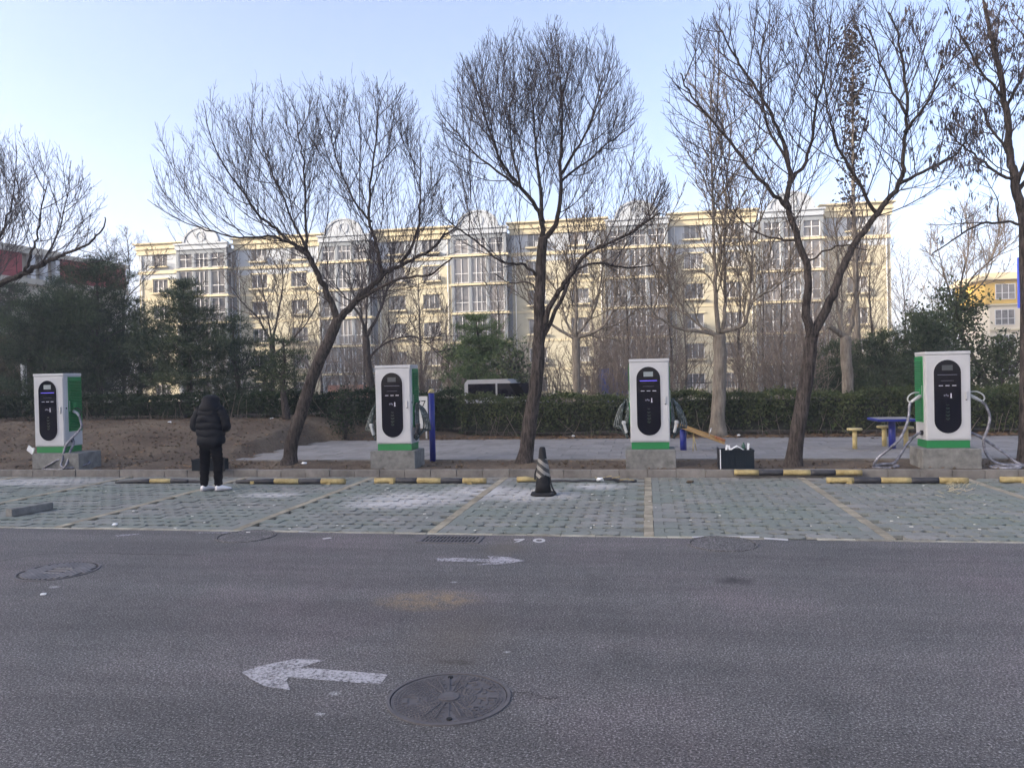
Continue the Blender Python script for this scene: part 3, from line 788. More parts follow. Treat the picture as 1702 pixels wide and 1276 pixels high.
pine(112, 29.0, 462, 2.4, 'dark pine close in front of the red panel, behind the first charger', seed=33, clear=0.14, dens=1.2)
pine(472, 20.6, 560, 0.75, 'thin young evergreen with a slim trunk left of the leaning tree', M_EVG, seed=27, clear=0.34, dens=0.75, group='young evergreens')
pine(795, 26.0, 528, 1.65, 'bushy bright green pine between the second charger and the tall bare tree', M_PINE_G, seed=28, clear=0.06, dens=1.9)
pine(1468, 26.0, 545, 1.5, 'dark pine behind the blue table', seed=29, clear=0.06, dens=1.6)
pine(1395, 27.0, 570, 1.3, 'dark pine behind the pale lopped trunk', seed=30, clear=0.06, dens=1.4)
pine(1540, 25.5, 520, 1.2, 'dark evergreen right behind the fourth charger', seed=31, clear=0.06, dens=1.4)

def broadleaf(px, Y, top_px, rx, label, seed, n=3800, m=None, bottom=0.12, size=0.062, group='broadleaf evergreens', name='evergreen_tree'):
    global rng; rng = np.random.default_rng(seed)
    b = base_at(px, 640, Y); H = py(px, top_px, Y).z - b.z
    root = thing(name, b, label, 'tree', group)
    tr = Twigs(); C = []
    MB().tube([b + Vector((0, 0, -0.1)), b + Vector((0.04, 0, H * 0.35)), b + Vector((-0.03, 0.05, H * 0.8))], [0.07, 0.055, 0.02], 8).build('trunk', M_BARK, root, b)
    for i in range(70):
        z = bottom + (1 - bottom) * rng.random() ** 0.8
        p0 = np.array([b.x, Y, b.z + H * max(0.1, z - 0.25 * rng.random())]); a = rng.random() * 6.28
        pr = math.sqrt(max(0.02, 1 - ((z - 0.5) / 0.56) ** 2))
        L = rx * pr * rng.uniform(0.45, 1.12)
        q, _ = walk(p0, unit(np.array([math.cos(a), math.sin(a), 0.5 * rng.random() + 0.1])), L, 0.2, 0.6, 0.7, None)
        tr.strand(q, 0.016, 0.006, 3)
        for _ in range(n // 70):
            t = rng.random() ** 0.5; j = min(int(t * (len(q) - 1)), len(q) - 1)
            C.append(q[j] + rng.normal(0, 0.17, 3))
    stuff(tr.build('branches', M_TWIG, root, b))
    leaf_mesh('foliage', np.array(C), size, m or M_EVG, root, b)
    return root
broadleaf(1590, 27.5, 478, 1.7, 'leafy evergreen tree above the fourth charger in front of the yellow block', 41, 5200)
broadleaf(1665, 26.0, 560, 1.3, 'leafy evergreen bush at the right edge below the yellow block', 42, 3200)
broadleaf(1530, 29.0, 500, 1.5, 'leafy evergreen left of the fourth charger top', 43, 3600)
broadleaf(570, 20.3, 655, 0.42, 'small clipped green bush standing in front of the hedge', 44, 1400, M_HEDGE_D, 0.1, 0.035, group='garden bushes', name='garden_bush')
broadleaf(440, 27.0, 590, 1.2, 'loose green bush behind the hedge left of the leaning tree', 45, 1500, group='garden bushes', name='garden_bush')
broadleaf(855, 25.0, 580, 0.9, 'dull green bush right of the bright pine', 46, 1300, group='garden bushes', name='garden_bush')
# tall poplar that has kept its leaves
def poplar(px, Y, top_px, label, seed):
    global rng; rng = np.random.default_rng(seed)
    b = base_at(px, 640, Y); H = py(px, top_px, Y).z - b.z
    root = thing('poplar_tree', b, label, 'tree', 'trees behind the hedge')
    MB().tube([b + Vector((0.03 * math.sin(i), 0, H * i / 8 - 0.1)) for i in range(9)], [0.13 * (1 - i / 8.6) for i in range(9)], 9).build('trunk', M_BARKP, root, b)
    tw = Twigs(); C = []
    for i in range(80):
        z = rng.uniform(0.3, 0.98); a = rng.random() * 6.28; p0 = np.array([b.x, Y, b.z + z * H])
        q, _ = walk(p0, unit(np.array([math.cos(a), math.sin(a), 1.1])), rng.uniform(0.6, 2.0) * (1.25 - z), 0.2, 0.8, 0.5, None)
        tw.strand(q, 0.018, 0.006, 3)
        for _ in range(int(60 * max(0, z - 0.42))):
            C.append(q[rng.integers(0, len(q))] + rng.normal(0, 0.14, 3))
    stuff(tw.build('branches', M_TWIG, root, b))
    leaf_mesh('foliage', np.array(C), 0.075, leaf_mat('withered dark leaves', (0.022, 0.018, 0.018), (0.055, 0.045, 0.040)), root, b)
poplar(1425, 27.0, 50, 'tall slender tree with dark leaves clinging to its top, seen through the V-shaped tree', 47)

def hedge(x0, x1, y0, y1, ztop, m, label, n, seed):
    global rng; rng = np.random.default_rng(seed)
    b = Vector(((x0 + x1) / 2, (y0 + y1) / 2, 0.1)); root = thing('hedge', b, label, 'hedge', 'clipped hedges behind the footpath')
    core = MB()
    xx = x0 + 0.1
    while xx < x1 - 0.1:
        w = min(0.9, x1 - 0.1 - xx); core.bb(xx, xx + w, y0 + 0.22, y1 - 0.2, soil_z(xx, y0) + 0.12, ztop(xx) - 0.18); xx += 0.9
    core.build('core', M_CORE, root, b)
    C = np.empty((n, 3)); k = 0
    while k < n:
        x = rng.uniform(x0, x1); f = rng.random(); zt = ztop(x) + 0.05 * math.sin(x * 2.1) + 0.04 * math.sin(x * 5.3 + 1); zb = soil_z(x, y0) + 0.02
        bul = 0.10 * math.sin(x * 1.3) + 0.06 * math.sin(x * 4.1 + 2)
        if f < 0.60:
            t = rng.random() ** 0.85; z = zb + (zt - zb) * t; y = y0 + bul * t + 0.14 * (1 - t) + abs(rng.normal(0, 0.09)) + (0.25 * max(0, t - 0.8))
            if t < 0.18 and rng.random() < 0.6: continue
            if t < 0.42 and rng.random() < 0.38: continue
        elif f < 0.96: z = zt - abs(rng.normal(0, 0.06)) + 0.03; y = rng.uniform(y0 + 0.1, y1)
        else: z = zt + rng.uniform(0, 0.12); y = rng.uniform(y0 + 0.05, y1)
        C[k] = (x + rng.normal(0, .02), y, z); k += 1
    leaf_mesh('foliage', C, 0.042, m, root, b)
    tw = Twigs()
    for i in range(int((x1 - x0) * 9)):
        x = rng.uniform(x0, x1); p = np.array([x, y0 + rng.uniform(0.12, 0.4), soil_z(x, y0)])
        q, _ = walk(p, unit(np.array([rng.normal(0, .35), rng.normal(-.15, .2), 1])), rng.uniform(.3, .8), 0.12, 0.2, 0.8, None)
        tw.strand(q, 0.009, 0.005, 3)
    stuff(tw.build('stems', M_TWIGB, root, b))
hedge(-5.4, 14.0, 21.25, 22.5, lambda x: 1.21 + 0.02 * math.sin(x), M_HEDGE, 'long clipped hedge running along the far edge of the footpath', 34000, 51)
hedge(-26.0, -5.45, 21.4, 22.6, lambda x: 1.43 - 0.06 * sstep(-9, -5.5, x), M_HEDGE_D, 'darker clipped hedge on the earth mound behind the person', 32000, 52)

# bare plane trees and brown shrubs behind the hedge
PLANE = {'step': {0: 0.22, 1: 0.18, 2: 0.15},
         0: (0.30, 0.6, 2.2, 0.020, 0.008, 0.75, 0.55, 0.7, 0.12), 1: (0.26, 0.3, 1.0, 0.010, 0.007, 0.7, 0.5, 0.8, 0.2), 2: (0.26, 0.15, 0.4, 0.007, 0.006, 0.7, 0.3, 0.6, 0.3)}
PLANE1 = {k: v for k, v in PLANE.items() if k != 2}
street_tree('plane_tree', 20.95, None, [(1193, 712), (1195, 650), (1197, 600), (1195, 556)], [
    ([(1195, 558), (1160, 551), (1125, 545), (1085, 520), (1062, 480)], -0.6, 0.060, 0.016),
    ([(1190, 556), (1150, 530), (1110, 470), (1090, 400)], (0.0, 0.7), 0.045, 0.014),
    ([(1194, 556), (1189, 470), (1186, 380), (1182, 260), (1180, 150)], 0.2, 0.072, 0.014),
    ([(1200, 556), (1205, 500), (1204, 400), (1208, 300), (1215, 220)], 0.5, 0.060, 0.014),
    ([(1198, 552), (1236, 540), (1245, 505), (1250, 440), (1246, 380)], -0.3, 0.062, 0.016),
    ([(1245, 505), (1290, 470), (1330, 420)], (-0.3, -0.8), 0.028, 0.012),
], env_px(20.95, [(1185, 340, 125, 250, 3.2), (1110, 450, 80, 90, 2.0), (1280, 420, 70, 90, 2.0)]),
    'bare plane tree with a stout pale trunk right of the third charger', cfg=PLANE, r_base=0.185, group='pale plane trees behind the hedge', mt=M_BARKP, mtw=M_TWIGP, seed=61, r_tip=0.165)
street_tree('plane_tree', 24.5, None, [(1410, 700), (1409, 640), (1407, 600), (1405, 560)], [
    ([(1408, 562), (1392, 552), (1376, 541)], -0.3, 0.085, 0.075),
    ([(1404, 562), (1396, 530), (1390, 490), (1392, 430), (1385, 360)], 0.3, 0.075, 0.016),
    ([(1410, 558), (1418, 520), (1422, 470), (1421, 400)], -0.3, 0.085, 0.02),
], env_px(24.5, [(1400, 440, 60, 120, 2.0)]),
    'pale lopped plane tree with a cut branch stub, behind the V-shaped tree', cfg=PLANE1, r_base=0.17, group='pale plane trees behind the hedge', mt=M_BARKP, mtw=M_TWIGP, seed=62, r_tip=0.16)
street_tree('plane_tree', 24.5, None, [(960, 700), (958, 640), (958, 600), (957, 560)], [
    ([(957, 563), (925, 545), (900, 520), (880, 490)], -0.5, 0.065, 0.015),
    ([(956, 560), (940, 530), (925, 470)], 0.5, 0.05, 0.014),
    ([(957, 560), (958, 500), (955, 430), (960, 380)], 0.2, 0.065, 0.015),
    ([(959, 562), (1000, 545), (1020, 510), (1030, 460)], -0.2, 0.060, 0.015),
    ([(958, 556), (985, 520), (1000, 460), (1005, 420)], 0.6, 0.050, 0.014),
], env_px(24.5, [(960, 470, 120, 130, 2.8)]),
    'small bare plane tree with a pale trunk left of the third charger', cfg=PLANE, r_base=0.13, group='pale plane trees behind the hedge', mt=M_BARKP, mtw=M_TWIGP, seed=63, r_tip=0.125)
street_tree('bare_garden_tree', 26.0, None, [(620, 700), (617, 645), (611, 600), (608, 560)], [
    ([(608, 562), (600, 530), (580, 500), (560, 480)], -0.4, 0.07, 0.016),
    ([(609, 560), (625, 530), (640, 490), (650, 430)], 0.4, 0.075, 0.016),
    ([(612, 600), (640, 570), (690, 560), (730, 590)], -0.3, 0.05, 0.014),
    ([(608, 560), (610, 510), (615, 450)], 0.1, 0.05, 0.014),
], env_px(26.0, [(625, 500, 125, 110, 2.8), (700, 560, 70, 70, 2)]),
    'small dark bare tree behind the hedge just left of the second charger', cfg=PLANE, r_base=0.15, group='bare trees behind the hedge', seed=64, r_tip=0.12)
street_tree('bare_garden_tree', 31.0, None, [(455, 690), (452, 640), (455, 600), (452, 570)], [
    ([(452, 572), (430, 530), (400, 500), (380, 470)], -0.5, 0.06, 0.014), ([(453, 570), (462, 520), (470, 470), (466, 420)], 0.4, 0.06, 0.014),
    ([(454, 590), (490, 560), (520, 520), (530, 490)], -0.3, 0.05, 0.014), ([(452, 570), (440, 500), (432, 440)], 0.5, 0.045, 0.013)],
    env_px(31.0, [(455, 510, 105, 115, 3.0)]), 'small bare tree in front of the pale building, left of the leaning tree', cfg=PLANE, r_base=0.13,
    group='bare trees behind the hedge', mtw=M_TWIGP, seed=65, r_tip=0.11)
street_tree('bare_garden_tree', 33.0, None, [(1640, 690), (1640, 640), (1600, 560), (1590, 520)], [
    ([(1590, 522), (1610, 470), (1650, 430), (1690, 400)], -0.5, 0.05, 0.012), ([(1590, 522), (1600, 460), (1610, 400), (1605, 350)], 0.4, 0.05, 0.012),
    ([(1590, 522), (1570, 460), (1560, 420)], 0.2, 0.05, 0.012), ([(1600, 500), (1640, 460), (1660, 380)], 0.3, 0.04, 0.012)],
    env_px(33.0, [(1620, 430, 90, 110, 3.0)]), 'thin bare tree fanning out in front of the yellow block', cfg=PLANE, r_base=0.10,
    group='bare trees behind the hedge', mtw=M_TWIGP, seed=66, r_tip=0.08)
street_tree('bare_garden_tree', 40.0, None, [(205, 690), (206, 640), (206, 560), (205, 500)], [
    ([(205, 502), (190, 450), (182, 420)], -0.5, 0.05, 0.012), ([(205, 500), (215, 450), (212, 410)], 0.4, 0.05, 0.012), ([(205, 502), (235, 470), (262, 440)], 0.2, 0.05, 0.012)],
    env_px(40.0, [(215, 460, 70, 75, 3.0)]), 'thin bare tree between the red building and the pale block', cfg=PLANE, r_base=0.10,
    group='bare trees behind the hedge', mtw=M_TWIGP, seed=67, r_tip=0.08)

# many-stemmed brown shrubs: three built, the rest copied
def shrub_proto(H, W, stems, seed):
    global rng; rng = np.random.default_rng(seed)
    root = link('bare_shrub', None); tw = Twigs()
    cfg = {'step': {0: 0.16, 1: 0.14}, 0: (0.22, 0.3, 1.0, 0.008, 0.005, 0.55, 0.5, 0.8, 0.25), 1: (0.24, 0.15, 0.45, 0.006, 0.005, 0.6, 0.4, 0.8, 0.25)}
    st = Twigs()
    for i in range(stems):
        a = rng.random() * 6.28; r = rng.random()
        q, _ = walk(np.array([0.15 * math.cos(a) * r, 0.15 * math.sin(a) * r, -0.05]), unit(np.array([math.cos(a) * W * r, math.sin(a) * W * r, H])), H * rng.uniform(0.6, 1.05), 0.2, 0.1, 0.6, None)
        st.strand(q, 0.022, 0.008, 4); ramify(tw, q, 0, cfg, None, None)
    stuff(st.build('stems', M_TWIGB, root, None)); stuff(tw.build('crown', M_TWIGB, root, None))
    return root
protos = [shrub_proto(2.6, 1.3, 13, 71), shrub_proto(3.4, 1.4, 14, 72), shrub_proto(2.0, 1.3, 11, 73)]
used = set()
def copy_tree(o, parent=None):
    c = o.copy(); COL.objects.link(c); c.parent = parent
    for ch in list(o.children): copy_tree(ch, c)
    return c
SHRUBS = [(655, 26, 0, 1.05, 'brown bare shrub directly behind the second charger'), (705, 29, 1, 1.0, 'tall brown bare shrub between the second charger and the bright pine'),
          (745, 27, 2, 1.1, 'low brown bare shrub at the left foot of the bright pine'), (930, 27, 0, 1.0, 'brown bare shrub right of the tall bare trunk'),
          (985, 26, 1, 0.95, 'brown bare shrub in front of the blue hoarding'), (1030, 29, 1, 1.15, 'tall tangled brown shrub behind the third charger'),
          (1075, 27, 0, 1.2, 'dense brown shrub right behind the top of the third charger'), (1130, 26, 2, 1.2, 'low brown shrub behind the seesaw'),
          (1245, 25, 0, 1.0, 'brown shrub right of the pale plane trunk'), (1290, 27, 1, 1.1, 'tall brown shrub left of the V-shaped tree'),
          (1320, 25, 2, 1.2, 'low brown shrub at the foot of the V-shaped tree'), (1440, 29, 1, 1.1, 'tall brown shrub between the pale lopped trunk and the dark pine'),
          (1500, 31, 1, 1.0, 'brown shrub above the blue table'), (520, 28, 2, 1.15, 'low brown shrub right of the leaning tree'), (585, 30, 0, 1.0, 'brown shrub left of the small dark tree'),
          (30, 26, 0, 1.1, 'brown shrub around the white post'), (1060, 33, 1, 1.5, 'very tall brown shrub with its tips before the middle bay'), (1370, 31, 1, 1.4, 'very tall brown shrub seen through the V of the trunk'),
          (780, 33, 1, 1.2, 'tall brown shrub peering over the bright pine'), (870, 30, 1, 1.1, 'tall brown shrub left of the tall bare trunk'),
          (1010, 37, 1, 1.7, 'largest brown shrub left of the third charger'), (1330, 36, 1, 1.7, 'largest brown shrub behind the V-shaped tree')]
for px, Y, k, sc, lab in SHRUBS:
    o = protos[k] if k not in used else copy_tree(protos[k])
    used.add(k)
    b = base_at(px, 640, Y); o.location = b; o.rotation_euler = (0, 0, random.uniform(0, 6.28)); o.scale = (sc, sc, sc)
    tag(o, lab, 'shrub', 'bare brown shrubs behind the hedge')
# slender bare saplings further back, in front of the building
def sapling_proto(H, seed):
    global rng; rng = np.random.default_rng(seed)
    root = link('bare_sapling', None)
    q = [Vector((0.05 * math.sin(i * 1.3), 0.04 * math.cos(i), H * i / 8 - 0.1)) for i in range(9)]
    MB().tube(q, [0.085 * (1 - i / 9.5) for i in range(9)], 7).build('trunk', M_BARK, root)
    tw = Twigs(); ramify(tw, np.array([tuple(p) for p in q]), 0, {**PLANE1, 0: (0.15, 0.7, 2.3, 0.013, 0.006, 0.8, 0.6, 0.4, 0.22)}, None, None)
    tw.build('crown', M_TWIGP, root, None); return root
sp = [sapling_proto(6.0, 81), sapling_proto(7.2, 82)]
used = set()
SAPS = [(535, 42, 0, 1.0, 'slender bare tree before the left part of the facade, nearest the leaning tree'), (650, 38, 1, 0.9, 'slender bare tree rising above the second charger'),
        (745, 45, 0, 1.1, 'slender bare tree before the facade left of the bright pine'), (830, 40, 1, 1.0, 'slender bare tree just left of the round-crowned tree'),
        (1010, 42, 1, 1.15, 'slender bare tree over the left shoulder of the third charger'), (1085, 38, 0, 1.15, 'slender bare tree straight above the third charger'),
        (1140, 45, 1, 1.1, 'slender bare tree left of the pale plane tree'), (1270, 40, 1, 1.1, 'slender bare tree between the pale plane and the V-shaped tree'),
        (1345, 46, 0, 1.3, 'slender bare tree hidden behind the fork of the V-shaped tree'), (1450, 38, 1, 1.1, 'slender bare tree right of the V-shaped tree before the end of the facade'),
        (1505, 44, 0, 1.2, 'slender bare tree in the sky gap right of the long block'), (345, 44, 0, 1.0, 'slender bare tree before the arched gable at left'), (1230, 36, 0, 1.2, 'slender bare tree right beside the pale plane tree'),
        (605, 48, 1, 1.05, 'slender bare tree before the second bay, above the small dark tree'), (700, 41, 0, 1.25, 'slender bare tree before the facade over the blue post'), (960, 47, 1, 1.15, 'slender bare tree over the small pale plane tree'),
        (1045, 34, 0, 1.1, 'slender bare tree nearest behind the third charger'), (1115, 36, 1, 0.95, 'slender bare tree just right of the third charger'), (1300, 35, 0, 1.15, 'slender bare tree before the facade left of the V-shaped tree'),
        (1400, 42, 1, 1.15, 'slender bare tree over the pale lopped trunk'), (490, 50, 1, 1.0, 'slender bare tree far back before the second yellow section'), (1560, 40, 1, 0.9, 'slender bare tree over the fourth charger'), (270, 46, 1, 0.9, 'slender bare tree before the left end of the facade')]
for px, Y, k, sc, lab in SAPS:
    o = sp[k] if k not in used else copy_tree(sp[k]); used.add(k)
    b = base_at(px, 640, Y); o.location = b; o.rotation_euler = (0, 0, random.uniform(0, 6.28)); o.scale = (sc, sc, sc)
    tag(o, lab, 'tree', 'slender bare trees in front of the apartment block')

# ------------------------------------------------------------------ apartment block
M_WALL_Y = mat('pale yellow render', (0.42, 0.385, 0.275), 0.85, 0.14, 0.35, 0.1, 8, which='World', tint=(0.49, 0.455, 0.335))
M_BAND = mat('cream yellow moulding', (0.52, 0.455, 0.30), 0.8, 0.08, 0.7, which='World')
M_WALL_G = mat('pale blue grey render', (0.36, 0.39, 0.425), 0.85, 0.08, 0.5, which='World')
M_BAY = mat('blue grey bay render', (0.185, 0.205, 0.225), 0.85, 0.10, 0.5, which='World')
M_FRAME = mat('white window frame', (0.56, 0.56, 0.56), 0.5, 0.05, 2)
def pane_mat(name, c):
    t = NT(name); r = t.node('ObjectInfo').outputs['Random']
    n = t.noise(1.1, 3, 0.6, 'World')
    t.base(t.mix(t.ramp(n, [(0.42, 0), (0.6, 1)]), t.ramp(r, [(0, (0.03, 0.033, 0.04)), (0.7, c), (1, (0.22, 0.20, 0.19))]), (0.13, 0.125, 0.125)))
    t.p.inputs['Roughness'].default_value = 0.12; t.p.inputs['Specular IOR Level'].default_value = 0.6; return t.m
M_PANE = pane_mat('dark window glass', (0.08, 0.083, 0.092))
M_AC = mat('off white steel box', (0.55, 0.55, 0.53), 0.6, 0.1, 3)
M_RAIL = mat('dark grey railing', (0.05, 0.05, 0.055), 0.6, 0.1, 3)
FY = 74.0
block = thing('apartment_block', (-16, FY, -0.7), 'long six storey cream and grey apartment block with arched gables, far behind the hedge', 'building')
BOFF = (-16, FY, -0.7)
WZ = [0.95 + 2.83 * i for i in range(6)]           # window centres
ROOF = 16.75
YS = [(-53.7, -48.7), (-42.3, -32.7), (-26.8, -18.95), (-12.8, -3.7), (2.6, 10.3), (16.4, 22.1)]
BS = [(-48.7, -42.3), (-32.7, -26.8), (-18.95, -12.8), (-3.7, 2.6), (10.3, 16.4)]
DEPTH = 11.0
def window_mesh(w, h, nm):
    f = MB(); t = 0.06
    f.bb(-w/2, w/2, -0.06, 0.06, -h/2, -h/2 + t); f.bb(-w/2, w/2, -0.06, 0.06, h/2 - t, h/2)
    for i in range(nm + 1):
        x = -w/2 + t/2 + (w - t) * i / nm; f.bb(x - t/2, x + t/2, -0.058, 0.058, -h/2 + t, h/2 - t)
    return f
WCACHE = {}
def add_window(parent, x, z, w, h, nm, y, rz=0.0, boff=BOFF, transom=None):
    key = (round(w, 2), round(h, 2), nm, transom)
    loc = (x - boff[0], y - boff[1], z - boff[2])
    if key not in WCACHE:
        f = window_mesh(w, h, nm)
        if transom: f.bb(-w/2 + 0.075, w/2 - 0.075, -0.05, 0.05, -h/2 + h * transom, -h/2 + h * transom + 0.06)
        fo = f.build('window', M_FRAME, parent)
        po = MB().bb(-w/2 + 0.02, w/2 - 0.02, 0.02, 0.04, -h/2 + 0.02, h/2 - 0.02).build('pane', M_PANE, fo)
        WCACHE[key] = fo
    else:
        src = WCACHE[key]; fo = src.copy(); COL.objects.link(fo); fo.parent = parent
        for ch in src.children:
            c = ch.copy(); COL.objects.link(c); c.parent = fo
    fo.location = loc; fo.rotation_euler = (0, 0, rz)
    return fo
PB = {}
def part_box(name, m, c, d):
    if (name, d) not in PB: PB[(name, d)] = MB().box((0, 0, 0), d).build(name, m, block); o = PB[(name, d)]
    else:
        o = PB[(name, d)].copy(); COL.objects.link(o); o.parent = block
    o.location = (c[0] - BOFF[0], c[1] - BOFF[1], c[2] - BOFF[2]); return o
for si, (x0, x1) in enumerate(YS):
    W = x1 - x0
    ww, wh = 1.75, 1.42
    cs = [x0 + W * 0.27, x0 + W * 0.73] if W > 6.5 else [x0 + W * 0.5]
    lower = MB(); upper = MB(); band = MB(); sills = MB()
    zprev = -1.6
    for k, zc in enumerate(WZ):
        tgt = upper if k == 5 else lower
        zb, zt = zc - wh / 2, zc + wh / 2
        tgt.bb(x0, x1, FY, FY + 0.35, zprev, zb)
        xa = x0
        for c in cs:
            tgt.bb(xa, c - ww / 2, FY, FY + 0.35, zb, zt); xa = c + ww / 2
        tgt.bb(xa, x1, FY, FY + 0.35, zb, zt)
        for c in cs:
            add_window(block, c, zc, ww - 0.02, wh - 0.02, 3, FY + 0.16)
            part_box('sill', M_BAND, (c, FY - 0.21, zb - 0.09), (ww + 0.30, 0.414, 0.14))
            part_box('lintel', M_BAND, (c, FY - 0.062, zt + 0.09), (ww + 0.24, 0.118, 0.12))
            if (k + si) % 2 == 0:
                MB().bb(c + ww / 2 - 0.95, c + ww / 2 - 0.1, FY - 0.40, FY - 0.06, zb - 0.018, zb + 0.52).build('air_conditioner', M_AC, block, BOFF)
            r = MB()
            for j in range(12): r.bb(c - ww/2 - 0.1 + j * 0.18, c - ww/2 - 0.07 + j * 0.18, FY - 0.42, FY - 0.39, zb - 0.015, zb + 0.45)
            r.bb(c - ww/2 - 0.13, c + ww/2 + 0.13, FY - 0.425, FY - 0.385, zb + 0.45, zb + 0.49)
            if (k * 3 + si) % 4 != 1: r.build('railing', M_RAIL, block, BOFF)
        zprev = zt
    part_box('moulding', M_BAND, ((x0 + x1) / 2, FY - 0.0815, WZ[4] + 1.46), (W + 0.1, 0.157, 0.32))
    for k in range(0, 4): part_box('moulding', M_BAND, ((x0 + x1) / 2, FY - 0.0365, WZ[k] + 1.45), (W, 0.067, 0.22))
    lower.build('wall', M_WALL_Y, block, BOFF)
    upper.bb(x0, x1, FY, FY + 0.35, zprev, ROOF - 1.1); upper.build('upper_wall', M_WALL_G, block, BOFF)
    c = MB(); c.bb(x0 - 0.15, x1 + 0.15, FY - 0.18, FY + DEPTH, ROOF - 1.1, ROOF - 0.55); c.bb(x0 - 0.3, x1 + 0.3, FY - 0.36, FY + DEPTH, ROOF - 0.55, ROOF - 0.40)
    c.bb(x0 - 0.2, x1 + 0.2, FY - 0.22, FY + DEPTH, ROOF - 0.40, ROOF); c.bb(x0 - 0.45, x1 + 0.45, FY - 0.5, FY + DEPTH, ROOF, ROOF + 0.14)
    c.build('cornice', M_BAND, block, BOFF)
for bi, (x0, x1) in enumerate(BS):
    W = x1 - x0; yb = FY - 1.3; xm = (x0 + x1) / 2
    wl = MB(); fl = MB(); top = ROOF - 0.9
    for k, zc in enumerate(WZ):
        zf = zc - 1.42
        fl.bb(x0 + 0.1, x1 - 0.1, yb - 0.18, FY + 0.3, zf - 0.10, zf + 0.10)
        n = 3; pw = (W - 0.9) / n
        for i in range(n):
            cx = x0 + 0.45 + pw * (i + 0.5)
            add_window(block, cx, zc - 0.02, pw - 0.28, 2.45, 2 if i != 1 else 3, yb + 0.12, transom=0.36)
        for i in range(n + 1):
            cx = x0 + 0.45 + pw * i; wl.bb(cx - 0.14, cx + 0.14, yb, yb + 0.3, zf + 0.102, zf + 2.72)
        # side returns
        for sx, xx in ((-1, x0 + 0.45), (1, x1 - 0.45)):
            add_window(block, xx - sx * 0.06, zc - 0.02, 0.9, 2.45, 1, (yb + 0.3 + FY) / 2, rz=R(90), transom=0.36)
    wl.bb(x0 + 0.31, x1 - 0.31, yb - 0.002, FY + 0.3, top - 0.55, top)
    wl.bb(x0, x0 + 0.34, FY - 0.01, FY + 0.3, -1.6, top); wl.bb(x1 - 0.34, x1, FY - 0.01, FY + 0.3, -1.6, top)
    wl.bb(x0 + 0.33, x1 - 0.33, FY + 0.31, FY + 0.4, -1.6, top - 0.02)
    wl.build('bay_wall', M_BAY, block, BOFF); fl.build('balcony_slab', M_BAND, block, BOFF)
    pr = [(x0 + 0.2, top + 0.002), (x1 - 0.2, top + 0.002), (x1 - 0.2, top + 0.55), (xm + 2.05, top + 0.6)]
    pr += [(xm + 2.0 * math.cos(a), top + 0.6 + 1.55 * math.sin(a)) for a in np.linspace(0.05, math.pi - 0.05, 15)] + [(xm - 2.05, top + 0.6), (x0 + 0.2, top + 0.55)]
    Mx = Matrix(((1, 0, 0, 0), (0, 0, -1, yb + 0.3), (0, 1, 0, 0), (0, 0, 0, 1)))
    MB().prism(pr, 0, 0.35, Mx).build('gable', M_WALL_G, block, BOFF)
    rim = MB(); A = np.linspace(0.05, math.pi - 0.05, 15)
    for a, b2 in zip(A[:-1], A[1:]):
        rim.prism([(xm + r * math.cos(t), top + 0.6 + r * 0.775 * math.sin(t)) for r, t in ((1.86, a), (2.08, a), (2.08, b2), (1.86, b2))], -0.04, 0.44, Mx)
    rim.bb(x0 + 0.1, x1 - 0.1, yb - 0.2, yb - 0.06, top + 0.40, top + 0.56)
    rim.bb(x0 + 0.25, x1 - 0.25, yb - 0.16, yb - 0.06, top - 0.12, top + 0.04)
    A = np.linspace(0, 2 * math.pi, 17)
    for a, b2 in zip(A[:-1], A[1:]):
        rim.prism([(xm + r * math.cos(t), top + 1.22 + r * math.sin(t)) for r, t in ((0.40, a), (0.54, a), (0.54, b2), (0.40, b2))], 0.352, 0.42, Mx)
    rim.build('gable_moulding', M_WALL_G, block, BOFF)
for x0, x1 in YS:
    for xx in (x0 + 0.35, x1 - 0.35):
        MB().tube([(xx, FY - 0.09, -1.2), (xx, FY - 0.09, ROOF - 1.15)], 0.06, 6).build('drainpipe', M_AC, block, BOFF)
MB().bb(-53.6, 22.0, FY + 0.45, FY + DEPTH - 0.2, -1.6, ROOF - 1.2).build('core', M_WALL_Y, block, BOFF)

# red and cream building at the left, running away from the street
rb = py(213, 640, 66); 
A0 = Vector((-39.9, 63.3, 0)); dirv = (Vector((-35.4, 70, 0)) - Vector((-37.5, 63.9, 0)))
def camxz(xc, zc):   # point given across / along the line of sight
    fwd = Vector((-math.sin(R(10)), math.cos(R(10)), 0)); rt = Vector((math.cos(R(10)), math.sin(R(10)), 0))
    return fwd * zc + rt * xc
pA, pB = camxz(-35.4, 70.0), camxz(-41.2, 53.2)
red = thing('red_building', (pA.x, pA.y, -0.8), 'red and cream building end behind the pines at far left', 'building')
dv = (pB - pA); Ln = dv.length; ang = math.atan2(-dv.y, -dv.x)
RM = Matrix.Translation((pA.x, pA.y, 0)) @ Matrix.Rotation(ang, 4, 'Z')
M_RED = mat('dull red cladding', (0.25, 0.026, 0.030), 0.7, 0.14, 1.5, which='World')
M_CREAM = mat('cream render', (0.46, 0.42, 0.34), 0.85, 0.1, 0.6, which='World')
def rbox(name, m, a, b, c, d, e, f):
    bx = MB(); bx.bb(-b, -a, c, d, e, f); bx.v = [tuple(RM @ Vector(v)) for v in bx.v]; return bx.build(name, m, red, (pA.x, pA.y, -0.8))
rbox('wall', M_CREAM, 0.1, Ln + 14, 0.15, 9, -1.5, 10.0)
rbox('red_panel', M_RED, 0, 6.6, -0.1, 0.146, 10.45, 12.4)
rbox('ledge', M_CREAM, -0.1, Ln + 14, -0.3, 0.4, 10.003, 10.447)
rbox('upper_wall', M_CREAM, 0.15, Ln + 14, 0.5, 8.8, 10.003, 12.3)
